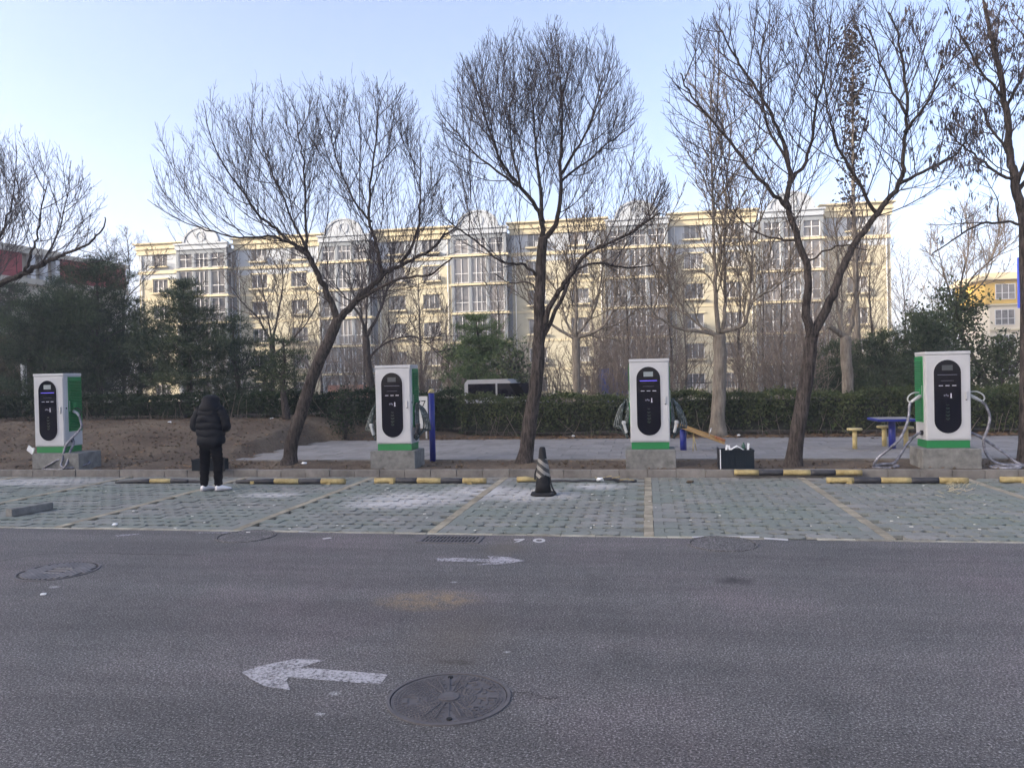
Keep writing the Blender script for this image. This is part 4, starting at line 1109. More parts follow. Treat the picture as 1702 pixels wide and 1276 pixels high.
rbox('cornice', M_CREAM, -0.2, Ln + 14, -0.3, 9, 12.403, 12.75)
rbox('red_panel', M_RED, 10.2, Ln + 14, -0.1, 0.146, 10.45, 12.4)
for i in range(3): rbox('pilaster', M_FRAME, 6.9 + i * 1.1, 7.3 + i * 1.1, -0.16, 0.3, 10.45, 12.4)
for i in range(7):
    for zz in (2.2, 5.0, 7.8):
        rbox('window', M_PANE, 1.5 + i * 3.2, 3.1 + i * 3.2, 0.10, 0.146, zz - 0.7, zz + 0.7)
pC = py(60, 420, 72)
rbox('roof_block', M_CREAM, 4.0, Ln + 14, 3.0, 8.5, 12.76, 13.6)

# sunlit yellow block at the right
yb0 = py(1622, 640, 92); yb1x = py(1702, 640, 92).x
yblk = thing('yellow_building', (yb0.x, 92, -1), 'sunlit yellow topped apartment block at the far right edge', 'building')
YO = (yb0.x, 92, -1)
ztop = py(1660, 455, 92).z
M_YBRIGHT = mat('strong yellow render', (0.62, 0.40, 0.07), 0.8, 0.1, 0.6, which='World')
M_YPALE = mat('pale cream render', (0.64, 0.58, 0.46), 0.85, 0.08, 0.6, which='World')
X0 = yb0.x; 
w = MB(); w.bb(X0 + 1.5, X0 + 26, 92, 100, -2, ztop - 3.3); w.build('wall', M_YPALE, yblk, YO)
w = MB(); w.bb(X0 + 1.0, X0 + 26, 91.8, 100, ztop - 3.297, ztop - 0.7); w.build('upper_wall', M_YBRIGHT, yblk, YO)
w = MB(); w.bb(X0 + 0.4, X0 + 26.5, 91.1, 100.4, ztop - 0.697, ztop - 0.3); w.bb(X0 + 0.9, X0 + 26.2, 91.5, 100.2, ztop - 0.297, ztop + 0.1); w.build('cornice', M_BAND, yblk, YO)
for k in range(6):
    for c in (3.0, 6.0, 9.6, 13.0, 16.5, 20.0):
        zc = ztop - 2.0 - k * 2.8
        yy = 91.72 if k == 0 else 91.92
        add_window(yblk, X0 + c, zc, 2.0, 1.7, 3, yy, boff=YO, transom=0.4)
    w = MB(); w.bb(X0 + 1.45, X0 + 26, 91.75, 91.997, ztop - 3.5 - k * 2.8, ztop - 3.32 - k * 2.8); w.build('moulding', M_BAND, yblk, YO)

# unseen tower added to the west, outside the frame, to shade the car park
tw_ = thing('shade_tower', (-108, -39, 0), 'tall grey tower added west of the car park, outside the frame, to shade it', 'building')
TO = (-108, -39, 0)
t_ = MB(); t_.bb(-116, -102, -90, 12, -1, 48); t_.build('wall', M_BAY, tw_, TO)
t_ = MB()
for k in range(16): t_.bb(-101.995, -101.8, -90, 12, 2.6 + k * 2.9, 2.85 + k * 2.9)
t_.build('balcony_slab', M_CONC, tw_, TO)
for k in range(15):
    for j in range(11): add_window(tw_, -101.98, 1.5 + k * 2.9 + 0.2, 2.6, 1.5, 3, -84 + j * 8.6, rz=R(90), boff=TO)

# ------------------------------------------------------------------ chargers on their plinths
CW, CD, CH = 0.715, 0.50, 1.66
PLZ0, PLZ1 = 0.06, 0.44
slat_src = {}
def capsule(w, h, z0, n=14):
    r = w / 2; pts = []
    for i in range(n + 1):
        a = math.pi + math.pi * i / n; pts.append((r * math.cos(a), z0 + r + r * math.sin(a)))
    for i in range(n + 1):
        a = math.pi * i / n; pts.append((r * math.cos(a), z0 + h - r + r * math.sin(a)))
    return pts
FRONT = Matrix(((1, 0, 0, 0), (0, 0, -1, 0), (0, 1, 0, 0), (0, 0, 0, 1)))   # x, y(up), depth towards viewer -> world
def charger(X, Y, label, plabel, cables, lit, pw=0.90, pdx=0.0):
    b = Vector((X, Y, PLZ1))
    pl = MB(); pl.cbox((0, 0, (PLZ1 - PLZ0) / 2), (pw, 0.66, PLZ1 - PLZ0), 0.012)
    p = pl.build('concrete_plinth', M_CONC, None, (0, 0, 0)); p.location = (X + pdx, Y + 0.33 - 0.13, PLZ0); tag(p, plabel, 'plinth', 'concrete plinths under the chargers')
    root = thing('charging_station', b, label, 'charger', 'electric car charging stations')
    y0 = 0.0; h0 = 0.13
    m = MB(); m.cbox((0, CD / 2, h0 / 2), (CW - 0.03, CD - 0.03, h0), 0.006); m.build('base_strip', M_GREEN, root)
    m = MB(); m.cbox((0, CD / 2, (h0 + CH - 0.06) / 2 + 0.002), (CW, CD, CH - 0.06 - h0), 0.008); m.build('cabinet', M_WHITE, root)
    m = MB(); m.cbox((0, CD / 2 - 0.004, CH - 0.028), (CW + 0.012, CD + 0.016, 0.056), 0.010); m.build('top_cap', M_WHITE, root)
    m = MB(); m.cbox((0.0, -0.007, (h0 + CH - 0.07) / 2 + 0.01), (CW - 0.03, 0.014, CH - 0.07 - h0 - 0.03), 0.005); door = m.build('door', M_WHITE, root)
    cx = -0.015
    cap = capsule(0.432, 1.26, h0 + 0.125)
    m = MB(); m.prism([(cx + x, z) for x, z in cap], 0.0145, 0.022, FRONT); pan = m.build('display_panel', M_GLASSBLK, root)
    cap2 = capsule(0.454, 1.282, h0 + 0.114)
    m = MB(); k = len(cap)
    m.add([FRONT @ Vector((cx + x, z, d)) for x, z in cap for d in (0.0146, 0.026)] + [FRONT @ Vector((cx + x, z, d)) for x, z in cap2 for d in (0.0146, 0.026)],
          [(2*i+1, 2*((i+1)%k)+1, 2*k+2*((i+1)%k)+1, 2*k+2*i+1) for i in range(k)] + [(2*k+2*i, 2*k+2*i+1, 2*k+2*((i+1)%k)+1, 2*k+2*((i+1)%k)) for i in range(k)])
    m.build('panel_rim', M_WHITE, root)
    f = -0.0235
    m = MB(); m.bb(cx - 0.085, cx + 0.085, f - 0.002, f, 1.335, 1.425); m.build('screen', M_SCREEN if lit else M_SCREEN_D, pan)
    m = MB(); m.bb(cx - 0.155, cx + 0.155, f - 0.0015, f, 1.255, 1.263); m.build('light_bar', M_LBAR if lit else M_MARK_D, pan)
    for i in (-1, 0, 1):
        m = MB(); m.bb(cx + i * 0.105 - 0.033, cx + i * 0.105 + 0.033, f - 0.0015, f, 1.068, 1.078); m.build('printed_label', M_MARK, pan)
    m = MB(); m.bb(cx + 0.045, cx + 0.062, f - 0.002, f, 0.875, 0.94); m.bb(cx + 0.040, cx + 0.067, f - 0.002, f, 0.862, 0.874); m.build('card_symbol', M_MARK, pan)
    m = MB()
    for dx, dz in ((-0.05, 0.905), (-0.02, 0.912), (0.005, 0.90)): m.bb(cx + dx - 0.011, cx + dx + 0.011, f - 0.0015, f, dz - 0.014, dz + 0.014)
    m.bb(cx - 0.1, cx + 0.1, f - 0.0015, f, 1.155, 1.159); m.build('printed_symbol', M_MARK_D, pan)
    m = MB()
    for (dz, s_) in ((0.74, 0.016), (0.68, 0.020), (0.62, 0.022), (0.56, 0.024), (0.50, 0.022)):
        for sg in (-1, 1): m.prism([(cx, dz - s_), (cx + sg * s_ * 1.3, dz), (cx + sg * s_ * 1.5, dz + s_ * 0.9), (cx, dz + s_ * 0.5)][::sg], 0.0225, 0.0238, FRONT)
    m.build('leaf_emblem', M_LEAFMARK, pan)
    m = MB(); m.cbox((CW / 2 - 0.075, -0.026, 0.90), (0.026, 0.022, 0.13), 0.004); m.bb(CW / 2 - 0.081, CW / 2 - 0.069, -0.045, -0.036, 0.925, 0.96); m.build('door_handle', M_CHROME, root)
    m = MB(); m.cbox((CW / 2 - 0.075, -0.0165, 0.83), (0.026, 0.005, 0.02), 0.001); m.build('lock', M_BLACKP, root)
    for sx in (-1, 1):
        xs = sx * CW / 2
        m = MB(); m.bb(min(xs, xs + sx * 0.012), max(xs, xs + sx * 0.012), 0.11, CD - 0.012, 0.44, CH - 0.075); v = m.build('vent_panel', M_GREEN, root)
        n = 30
        for i in range(n):
            z = 0.50 + i * (CH - 0.16 - 0.50) / (n - 1)
            if 'a' not in slat_src:
                s0 = MB(); s0.box((0, 0, 0), (0.016, CD - 0.19, 0.017), rot=Matrix.Rotation(R(28), 3, 'Y')); ob = s0.build('slat', M_GREEN, v); slat_src['a'] = ob
                g = MB(); g.bb(-0.0015, 0.0015, -(CD - 0.18) / 2, (CD - 0.18) / 2, -0.016, -0.005); slat_src['b'] = g
            else: ob = slat_src['a'].copy(); COL.objects.link(ob); ob.parent = v
            ob.location = (xs + sx * 0.017, 0.11 + (CD - 0.122) / 2, z)
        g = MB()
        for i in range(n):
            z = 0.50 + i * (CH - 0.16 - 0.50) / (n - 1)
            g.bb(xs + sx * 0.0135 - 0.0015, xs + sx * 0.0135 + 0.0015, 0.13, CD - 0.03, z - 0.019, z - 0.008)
        g.build('vent_slot_shade', M_GREEN_D, v)  # dark strips under the slats: slot shade put into the colour
        m = MB(); m.bb(min(xs, xs + sx * 0.02), max(xs, xs + sx * 0.02), 0.125, 0.14, 0.86, 1.08); m.build('vent_lock', M_CHROME, root)
        Mx = Matrix.Translation((xs, 0.17, 0.255)) @ Matrix.Rotation(R(90 * sx), 4, 'Y')
        m = MB(); m.prism([(0.045 * math.cos(a), 0.045 * math.sin(a)) for a in np.linspace(0, 2 * math.pi, 14)[:-1]], 0.0, 0.035, Mx); m.build('cable_gland', M_BLACKP, root)
        if sx == 1 and not lit or sx == 1 and X < -10:
            Mx = Matrix.Translation((xs, 0.055, 0.93)) @ Matrix.Rotation(R(90), 4, 'Y')
            m = MB(); m.prism([(0.018 * math.cos(a), 0.018 * math.sin(a)) for a in np.linspace(0, 2 * math.pi, 12)[:-1]], 0.0, 0.006, Mx); m.build('side_lock', M_BLACKP, root)
    for kind, sx in cables:
        xs = sx * CW / 2
        if kind == 'hang':       # coiled cable hung on the side hook, wrapped in clear film
            hook = MB(); hook.tube([(xs, 0.22, 0.90), (xs + sx * 0.09, 0.22, 0.90), (xs + sx * 0.10, 0.22, 0.94)], 0.014, 6); hook.build('cable_hook', M_BLACKP, root)
            rr = random.Random(int(X * 100) + sx)
            pts = [(xs + sx * 0.03, 0.17, 0.255)]
            for l in range(4):
                dx = 0.08 + 0.042 * l; low = 0.22 + 0.05 * rr.random() + 0.03 * l
                pts += [(xs + sx * (0.05 + 0.02 * l), 0.13 + 0.02 * l, 0.35), (xs + sx * (0.03 + 0.012 * l), 0.16 + 0.03 * l, 0.74), (xs + sx * (0.06 + 0.012 * l), 0.20 + 0.02 * l, 0.915 - 0.02 * l),
                        (xs + sx * (0.09 + dx * 0.6), 0.24 + 0.02 * l, 0.72), (xs + sx * (0.10 + dx), 0.24, 0.46 - 0.02 * l), (xs + sx * (0.075 + dx * 0.6), 0.20, low + 0.06)]
            pts += [(xs + sx * 0.06, 0.10, 0.20), (xs + sx * 0.09, 0.07, 0.30)]
            MB().tube(smooth_path(pts, 5), 0.018, 8).build('charging_cable', M_CABLE2, root)
            gx = xs + sx * 0.095
            m = MB(); m.cbox((gx, 0.05, 0.38), (0.055, 0.075, 0.17), 0.018, rot=Matrix.Rotation(R(14 * sx), 3, 'Y')); m.cbox((gx + sx * 0.025, 0.05, 0.49), (0.075, 0.08, 0.07), 0.02); m.build('charging_gun', M_GUN if lit or X < 0 and sx < 0 else M_BLACKP, root)
        elif kind in ('loop', 'loopR'):
            # gun plugged in its holster at mid height, cable lying in loops on the ground
            m = MB(); m.cbox((xs + sx * 0.028, 0.20, 0.95), (0.05, 0.11, 0.16), 0.012); m.build('holster', M_GREEN, root)
            g = MB(); g.tube([(xs + sx * 0.03, 0.16, 0.90), (xs + sx * 0.13, 0.13, 0.84), (xs + sx * 0.21, 0.11, 0.79)], [0.034, 0.030, 0.021], 10)
            gun = g.build('charging_gun', M_GUN, root)
            g = MB(); g.tube(smooth_path([(xs + sx * 0.05, 0.16, 0.955), (xs + sx * 0.15, 0.125, 0.955), (xs + sx * 0.235, 0.11, 0.90), (xs + sx * 0.255, 0.105, 0.83), (xs + sx * 0.215, 0.11, 0.79)], 4), 0.012, 7); g.build('grip', M_GUN, gun)
            gz = -PLZ1 + 0.115
            if kind == 'loop':
                pts = [(xs + sx * 0.21, 0.11, 0.79), (xs + sx * 0.235, 0.09, 0.70), (xs + sx * 0.26, 0.05, 0.55), (xs + sx * 0.33, 0.0, 0.36), (xs + sx * 0.45, -0.05, 0.16), (xs + sx * 0.62, -0.07, 0.0), (xs + sx * 0.80, -0.05, -0.16), (xs + sx * 0.86, -0.02, gz + 0.03),
                       (xs + sx * 0.74, 0.12, gz + 0.02), (xs + sx * 0.55, 0.10, gz + 0.025), (xs + sx * 0.46, -0.03, gz + 0.02), (xs + sx * 0.60, -0.11, gz), (xs + sx * 0.80, -0.09, gz), (xs + sx * 0.86, 0.0, gz), (xs + sx * 0.70, 0.05, gz + 0.045), (xs + sx * 0.52, 0.06, gz + 0.06),
                       (xs + sx * 0.40, 0.10, -0.14), (xs + sx * 0.26, 0.15, 0.06), (xs + sx * 0.12, 0.17, 0.21), (xs + sx * 0.02, 0.17, 0.255)]
            else:
                pts = [(xs + sx * 0.21, 0.11, 0.79), (xs + sx * 0.27, 0.08, 0.70), (xs + sx * 0.31, 0.05, 0.52), (xs + sx * 0.27, 0.03, 0.32), (xs + sx * 0.22, 0.06, 0.15), (xs + sx * 0.24, 0.08, -0.05), (xs + sx * 0.34, 0.06, -0.22), (xs + sx * 0.52, 0.02, gz + 0.03),
                       (xs + sx * 0.72, -0.04, gz + 0.01), (xs + sx * 0.66, -0.14, gz), (xs + sx * 0.42, -0.15, gz), (xs + sx * 0.27, -0.07, gz), (xs + sx * 0.36, 0.05, gz + 0.005), (xs + sx * 0.62, 0.03, gz + 0.035), (xs + sx * 0.84, 0.0, gz + 0.02), (xs + sx * 0.72, 0.06, gz + 0.07),
                       (xs + sx * 0.56, 0.12, -0.10), (xs + sx * 0.36, 0.16, 0.06), (xs + sx * 0.16, 0.17, 0.20), (xs + sx * 0.02, 0.17, 0.255)]
            MB().tube(smooth_path(pts, 6), 0.0235, 9).build('charging_cable', M_CABLE, root)
        elif kind == 'stub':
            g = MB(); g.tube(smooth_path([(xs + sx * 0.01, 0.17, 0.255), (xs + sx * 0.09, 0.15, 0.26), (xs + sx * 0.11, 0.14, 0.34), (xs + sx * 0.05, 0.14, 0.39), (xs + sx * 0.02, 0.15, 0.36)], 5), 0.014, 7); g.build('charging_cable', M_CABLE, root)
        elif kind == 'drape':    # first charger: cable falls over the plinth edge into a lying loop
            m = MB(); m.cbox((xs + sx * 0.028, 0.26, 0.97), (0.05, 0.10, 0.15), 0.012); m.build('holster', M_GREEN, root)
            g = MB(); g.tube([(xs + sx * 0.03, 0.22, 0.86), (xs + sx * 0.13, 0.20, 0.82), (xs + sx * 0.20, 0.18, 0.75)], [0.034, 0.030, 0.021], 10); gun = g.build('charging_gun', M_GUN, root)
            g = MB(); g.tube(smooth_path([(xs + sx * 0.05, 0.22, 0.92), (xs + sx * 0.16, 0.2, 0.92), (xs + sx * 0.245, 0.18, 0.84), (xs + sx * 0.20, 0.18, 0.74)], 4), 0.012, 7); g.build('grip', M_BLACKP, gun)
            gz = -PLZ1 + 0.125
            pts = [(xs + sx * 0.20, 0.18, 0.75), (xs + sx * 0.24, 0.17, 0.62), (xs + sx * 0.27, 0.14, 0.52), (xs + sx * 0.20, 0.06, 0.38), (xs + sx * 0.08, -0.04, 0.20), (xs + sx * 0.04, -0.10, 0.02), (xs + sx * 0.05, -0.15, -0.12), (xs + sx * 0.06, -0.20, -0.25),
                   (xs + sx * 0.22, -0.16, gz + 0.02), (xs + sx * 0.42, 0.02, gz + 0.06), (xs + sx * 0.44, 0.14, gz + 0.10), (xs + sx * 0.26, 0.12, gz + 0.16), (xs - sx * 0.02, -0.10, gz + 0.20), (xs - sx * 0.30, -0.17, gz + 0.06), (xs - sx * 0.38, -0.19, gz), (xs - sx * 0.22, -0.22, gz), (xs + sx * 0.10, -0.22, gz),
                   (xs + sx * 0.16, -0.14, gz + 0.15), (xs + sx * 0.12, -0.02, 0.02), (xs + sx * 0.10, 0.12, 0.20), (xs + sx * 0.02, 0.17, 0.255)]
            MB().tube(smooth_path(pts, 6), 0.023, 9).build('charging_cable', M_CABLE, root)
    return root
def lbar():
    t = NT('violet status light'); t.base((0.05, 0.03, 0.3)); t.p.inputs['Emission Color'].default_value = (0.16, 0.12, 0.9, 1); t.p.inputs['Emission Strength'].default_value = 0.5; return t.m
M_LBAR = lbar()
M_GUN = mat('pale grey plastic', (0.36, 0.37, 0.37), 0.35, 0.15, 9)
charger(-12.32, 13.98, 'white charging station at far left with its cable draped over the plinth', 'darker concrete plinth under the far left charger', [('drape', 1), ('stub', -1)], True, 1.10, 0.22)
charger(-4.85, 14.15, 'white charging station beside the tall blue post, with film-wrapped cables hanging on it', 'concrete plinth under the charger beside the tall blue post', [('hang', 1), ('hang', -1)], False)
charger(0.06, 14.15, 'white charging station seen square on, between the cone and the toolbox of litter', 'concrete plinth under the charger in the middle', [('hang', 1), ('hang', -1)], True)
charger(5.10, 14.12, 'white charging station at right with grey cables looped on the ground on both sides', 'concrete plinth under the charger at right', [('loop', -1), ('loopR', 1)], False, 0.93)
# folded white sheet stuck beside the first charger
m = MB(); m.box((-12.86, 14.05, 0.50), (0.16, 0.02, 0.13), rot=Matrix.Rotation(R(35), 3, 'Y') @ Matrix.Rotation(R(12), 3, 'X')); m.box((-12.79, 14.04, 0.49), (0.05, 0.03, 0.10), rot=Matrix.Rotation(R(25), 3, 'Y'))
tag(m.build('paper_sheet', M_LITTER), 'white folded sheet leaning at the foot of the far left charger', 'paper')

# ------------------------------------------------------------------ wheel stops
def wheel_stop(x0, x1, y, z, bands, label, r=0.048, bend=None, tilt=0.0, feet=True, dz1=0.0):
    b = Vector(((x0 + x1) / 2, y, z)); root = thing('wheel_stop', b, label, 'wheel stop', 'yellow and black pipe wheel stops')
    n = len(bands); cuts = [x0]
    tot = sum(w for w, _ in bands)
    for w, _ in bands: cuts.append(cuts[-1] + (x1 - x0) * w / tot)
    for i, (w, c) in enumerate(bands):
        N = 5; pts = []; rr = []
        for k in range(N):
            x = cuts[i] + (cuts[i + 1] - cuts[i]) * k / (N - 1); t = (x - x0) / (x1 - x0)
            dz, dy, s_ = (bend(t) if bend else (0, 0, 1)); pts.append((x, y + dy, z + r * s_ + dz + dz1 * t)); rr.append(r * s_)
        m = MB(); m.tube(pts, rr, 12)
        m.build({'y': 'yellow_band', 'b': 'black_band'}[c], {'y': M_YEL, 'b': M_BLK}[c], root, b)
    if feet:
        for t in (0.16, 0.86):
            x = x0 + (x1 - x0) * t; m = MB(); m.bb(x - 0.04, x + 0.04, y - r - 0.02, y + r + 0.02, z - 0.002, z + 0.012); m.bb(x - 0.035, x + 0.035, y - r - 0.008, y - r * 0.6, z + 0.012, z + 0.055)
            m.build('foot_bracket', M_YEL, root, b)
    return root
pB_ = gp(398, 805); 
wy = gp(717, 803).y
X = lambda px: gp(px, 802).x
FULL = [(1, 'y'), (1, 'b'), (1.1, 'y'), (1, 'b'), (1.05, 'y')]
wheel_stop(X(625), X(810), wy, 0.0, FULL, 'intact yellow and black wheel stop in the bay before the charger with the blue post')
wheel_stop(X(1373), X(1605), gp(1480, 803).y, 0.0, FULL, 'intact yellow and black wheel stop in the bay before the right charger')
wheel_stop(X(1663), X(1663) + 2.0, gp(1680, 802).y, 0.0, FULL, 'wheel stop cut off by the right edge of the picture')
wheel_stop(X(399), X(580), gp(500, 804).y, 0.0, [(1.6, 'b'), (1, 'y'), (0.9, 'b'), (0.95, 'y')], 'wheel stop with a dirty crushed black end, right of the person',
           bend=lambda t: (0, 0, 0.72 + 0.28 * min(1, t / 0.35)))
wheel_stop(X(197), X(347), gp(270, 802).y, 0.0, [(1.7, 'b'), (1, 'y'), (0.85, 'b'), (0.9, 'b')], 'broken wheel stop tapering to a flattened black end, behind the feet of the person',
           bend=lambda t: (0.0, -0.10 * (1 - t), 0.35 + 0.55 * math.sin(math.pi * min(1, max(0, t * 1.02))) ** 0.8), feet=False)
wheel_stop(gp(1219, 791).x, gp(1428, 791).x, KERB_Y - 0.07, 0.035, FULL, 'loose yellow and black wheel stop propped along the kerb face below the toolbox of litter', feet=False)
# crushed one behind the cone
wy2 = gp(955, 801).y; xa, xb = X(858), X(1052)
root = thing('wheel_stop', ((xa + xb) / 2, wy2, 0), 'crushed wheel stop peeled flat behind the traffic cone', 'wheel stop', 'yellow and black pipe wheel stops')
off = ((xa + xb) / 2, wy2, 0)
m = MB(); m.tube([(xa, wy2, 0.045), (xa + 0.15, wy2, 0.05), (xa + 0.36, wy2, 0.035)], [0.045, 0.05, 0.03], 11); m.build('yellow_band', M_YEL, root, off)
m = MB(); pts = [(xa + 0.36 + i * 0.12, wy2 + 0.02 * math.sin(i), 0.022 + 0.006 * math.sin(i * 2.1)) for i in range(10)]; m.tube(pts, [0.03, 0.022, 0.018, 0.02, 0.017, 0.019, 0.018, 0.02, 0.018, 0.02], 7); m.build('black_band', M_BLK, root, off)
m = MB(); pts = [(xa + 1.40 + i * 0.13, wy2 - 0.02 * i % 0.03, 0.03 + 0.035 * math.sin(i * 1.25)) for i in range(6)]; m.tube(pts, [0.016, 0.03, 0.026, 0.034, 0.03, 0.022], 6); m.build('black_band', M_BLK, root, off)
m = MB()
for i in range(5): m.box((xa + 1.42 + i * 0.14, wy2, 0.066 + 0.028 * math.sin(i * 1.25)), (0.15, 0.055, 0.008), rot=Matrix.Rotation(R(random.uniform(-14, 14)), 3, 'Y'))
m.build('peeled_strip', M_YEL, root, off)
# white lump of plastic on it
def lump(loc, r, m, sq=0.6, seed=0):
    bm = bmesh.new(); bmesh.ops.create_icosphere(bm, subdivisions=2, radius=r); rr = random.Random(seed)
    for v in bm.verts: v.co *= rr.uniform(0.65, 1.2); v.co.z *= sq
    bm.verts.index_update(); mb = MB(); mb.add([Vector(loc) + v.co for v in bm.verts], [tuple(v.index for v in f.verts) for f in bm.faces]); bm.free(); return mb
c = gp(997, 802)
tag(lump((c.x, wy2 - 0.03, 0.05), 0.065, 0, 0.6, 4).build('plastic_bag', M_LITTER), 'crumpled white plastic on the crushed wheel stop behind the cone', 'plastic bag')

# ------------------------------------------------------------------ cone
cb = gp(903, 822)
root = thing('traffic_cone', cb, 'black rubber traffic cone with a torn silver and black striped sleeve', 'cone')
m = MB(); N = 28; rings = []
for (s_, z) in ((0.185, 0.0), (0.195, 0.012), (0.185, 0.035), (0.15, 0.045)):
    rings.append([Vector((s_ * (abs(math.cos(a)) ** 0.55) * (1 if math.cos(a) >= 0 else -1) * (1 + 0.03 * math.sin(3 * a)), s_ * (abs(math.sin(a)) ** 0.55) * (1 if math.sin(a) >= 0 else -1), z)) for a in np.linspace(0, 2 * math.pi, N + 1)[:-1]])
m.loft(rings); m.build('base', M_RUBBER, root)
CH_ = 0.74
rad_at = lambda z: 0.045 + (0.125 - 0.045) * (1 - (z - 0.04) / (CH_ - 0.04))
m = MB(); m.lathe((0, 0, 0), [(rad_at(0.04) * 1.02, 0.04), (rad_at(0.2), 0.2), (rad_at(0.45), 0.45), (rad_at(0.70), 0.70), (rad_at(0.73) * 0.9, 0.732), (0.03, CH_)], 24); m.build('body', M_RUBBER, root)
def stripes():
    t = NT('torn reflective sleeve'); mp = t.node('Mapping'); mp.inputs['Rotation'].default_value = (0, R(-38), 0); t.link(t.coord('Object'), mp.inputs[0])
    sep = t.node('SeparateXYZ'); t.link(mp.outputs[0], sep.inputs[0])
    w = t.math('FRACT', t.math('MULTIPLY', t.math('ADD', sep.outputs[2], t.math('MULTIPLY', t.noise(9), 0.02)), 10.5)); f = t.math('GREATER_THAN', w, 0.52)
    t.base(t.mix(f, (0.19, 0.18, 0.165), (0.010, 0.010, 0.011))); t.p.inputs['Roughness'].default_value = 0.5; return t.m
m = MB(); n = 30; rr = random.Random(2)
lo = [0.30 + rr.uniform(-0.035, 0.03) for _ in range(n)]
m.loft([[Vector((math.cos(2 * math.pi * k / n) * (rad_at(z0 if lvl else lo[k]) + ex * (1 + 0.9 * rr.random() * (1 if lvl == 1 else 0.3))), math.sin(2 * math.pi * k / n) * (rad_at(z0 if lvl else lo[k]) + ex), z0 if lvl else lo[k])) for k in range(n)] for lvl, z0, ex in ((0, 0, 0.016), (1, 0.42, 0.010), (2, 0.56, 0.004))], cap=False)
m.build('sleeve', stripes(), root)
m = MB(); m.tube(smooth_path([(0.11, -0.02, 0.29), (0.13, -0.03, 0.17), (0.16, -0.04, 0.09), (0.21, -0.05, 0.02)], 4), [0.012] * 13, 6); m.build('torn_strip', M_RUBBER, root)
m = MB(); m.tube(smooth_path([(-0.085, -0.03, 0.42), (-0.115, -0.03, 0.33), (-0.12, -0.03, 0.24)], 4), 0.013, 6); m.build('torn_strip', M_RUBBER, root)

# ------------------------------------------------------------------ toolboxes, block, litter
def toolbox(c, w, h, label, full):
    root = thing('toolbox', c, label, 'toolbox', 'dark toolboxes set on the kerb')
    d = 0.32; m = MB(); t = 0.012
    m.bb(-w/2, w/2, -d/2, -d/2 + t, 0, h); m.bb(-w/2, w/2, d/2 - t, d/2, 0, h); m.bb(-w/2, -w/2 + t, -d/2 + t, d/2 - t, 0, h); m.bb(w/2 - t, w/2, -d/2 + t, d/2 - t, 0, h); m.bb(-w/2 + t, w/2 - t, -d/2 + t, d/2 - t, 0, t)
    m.build('body', M_CASE, root)
    m = MB()
    for k in range(6): m.bb(-w/2 + 0.05 + k * (w - 0.1) / 5 - 0.006, -w/2 + 0.05 + k * (w - 0.1) / 5 + 0.006, -d/2 - 0.006, -d/2 - 0.0005, 0.02, h - 0.03)
    m.bb(-w/2 - 0.005, w/2 + 0.005, -d/2 - 0.010, -d/2 - 0.0005, h - 0.028, h - 0.005); m.build('rib', M_CASE, root)
    if full:
        m = MB(); m.bb(-w/2 - 0.045, -w/2 - 0.025, -d/2, d/2, 0, h + 0.03); m.build('side_panel', M_BLACKP, root)
        m = MB(); m.bb(-w/2 - 0.022, -w/2 - 0.008, -d/2 - 0.002, d/2, 0.002, h); m.build('white_edge', M_LITTER, root)
    else:
        m = MB(); m.bb(w/2 + 0.0, w/2 + 0.10, -d/2 - 0.02, -d/2 + 0.02, 0, h + 0.05); m.build('side_panel', M_BLACKP, root)
    return root
cA = gp(1227, 780, 0.115); cA.y += 0.2
toolbox(cA, 0.56, 0.34, 'open dark toolbox with white litter sticking out, left of the V-shaped tree', True)
cB = gp(340, 783, 0.115); cB.y += 0.2
toolbox(cB, 0.60, 0.22, 'low dark box standing behind the legs of the person', False)
m = MB()
for (dx, dy, h, a) in ((-0.18, -0.08, 0.10, 8), (-0.13, -0.06, 0.09, -14), (0.20, 0.0, 0.12, 5)):
    m.box((cA.x + dx, cA.y + dy, cA.z + 0.34 + h / 2 - 0.02), (0.035, 0.02, h), rot=Matrix.Rotation(R(a), 3, 'Y'))
m.box((cA.x - 0.07, cA.y - 0.09, cA.z + 0.365), (0.15, 0.10, 0.012), rot=Matrix.Rotation(R(-30), 3, 'Y')); m.box((cA.x + 0.06, cA.y - 0.09, cA.z + 0.365), (0.16, 0.10, 0.012), rot=Matrix.Rotation(R(32), 3, 'Y'))
tag(m.build('waste_paper', M_LITTER), 'white folded cardboard and paper sticking out of the open toolbox', 'paper')
m = MB(); m.lathe((cA.x + 0.12, cA.y, cA.z + 0.30), [(0.035, 0), (0.035, 0.10), (0.022, 0.125), (0.015, 0.14), (0.015, 0.155)], 12)
tag(m.build('bottle', mat('dark green glass', (0.02, 0.06, 0.045), 0.2, 0.1, 8)), 'dark green bottle standing in the open toolbox', 'bottle')
c = gp(51, 849); v = (gp(76, 846) - gp(26, 854)); az = math.atan2(v.y, v.x)
m = MB(); m.cbox((0, 0, 0.055), (0.62, 0.14, 0.11), 0.01); o = m.build('kerb_block', M_CONC); o.location = gp(50, 852); o.rotation_euler = (0, 0, az + 0.1)
tag(o, 'loose grey concrete block lying on the pavers at far left', 'block')
c = gp(191, 874); tag(lump((c.x, c.y, 0.022), 0.036, 0, 0.6, 7).build('litter', M_LITTER), 'scrap of white plastic on the pavers at left in front of the person', 'litter')
c = gp(72, 989); m = MB(); m.box((c.x, c.y, 0.012), (0.042, 0.026, 0.012), 0.3); tag(m.build('litter', M_LITTER), 'small white scrap on the asphalt below the left manhole', 'litter')
c = gp(1147, 802); tag(lump((c.x, c.y, 0.02), 0.07, 0, 0.35, 9).build('earth_clod', M_SOIL), 'small heap of earth on the pavers in front of the seesaw', 'earth')
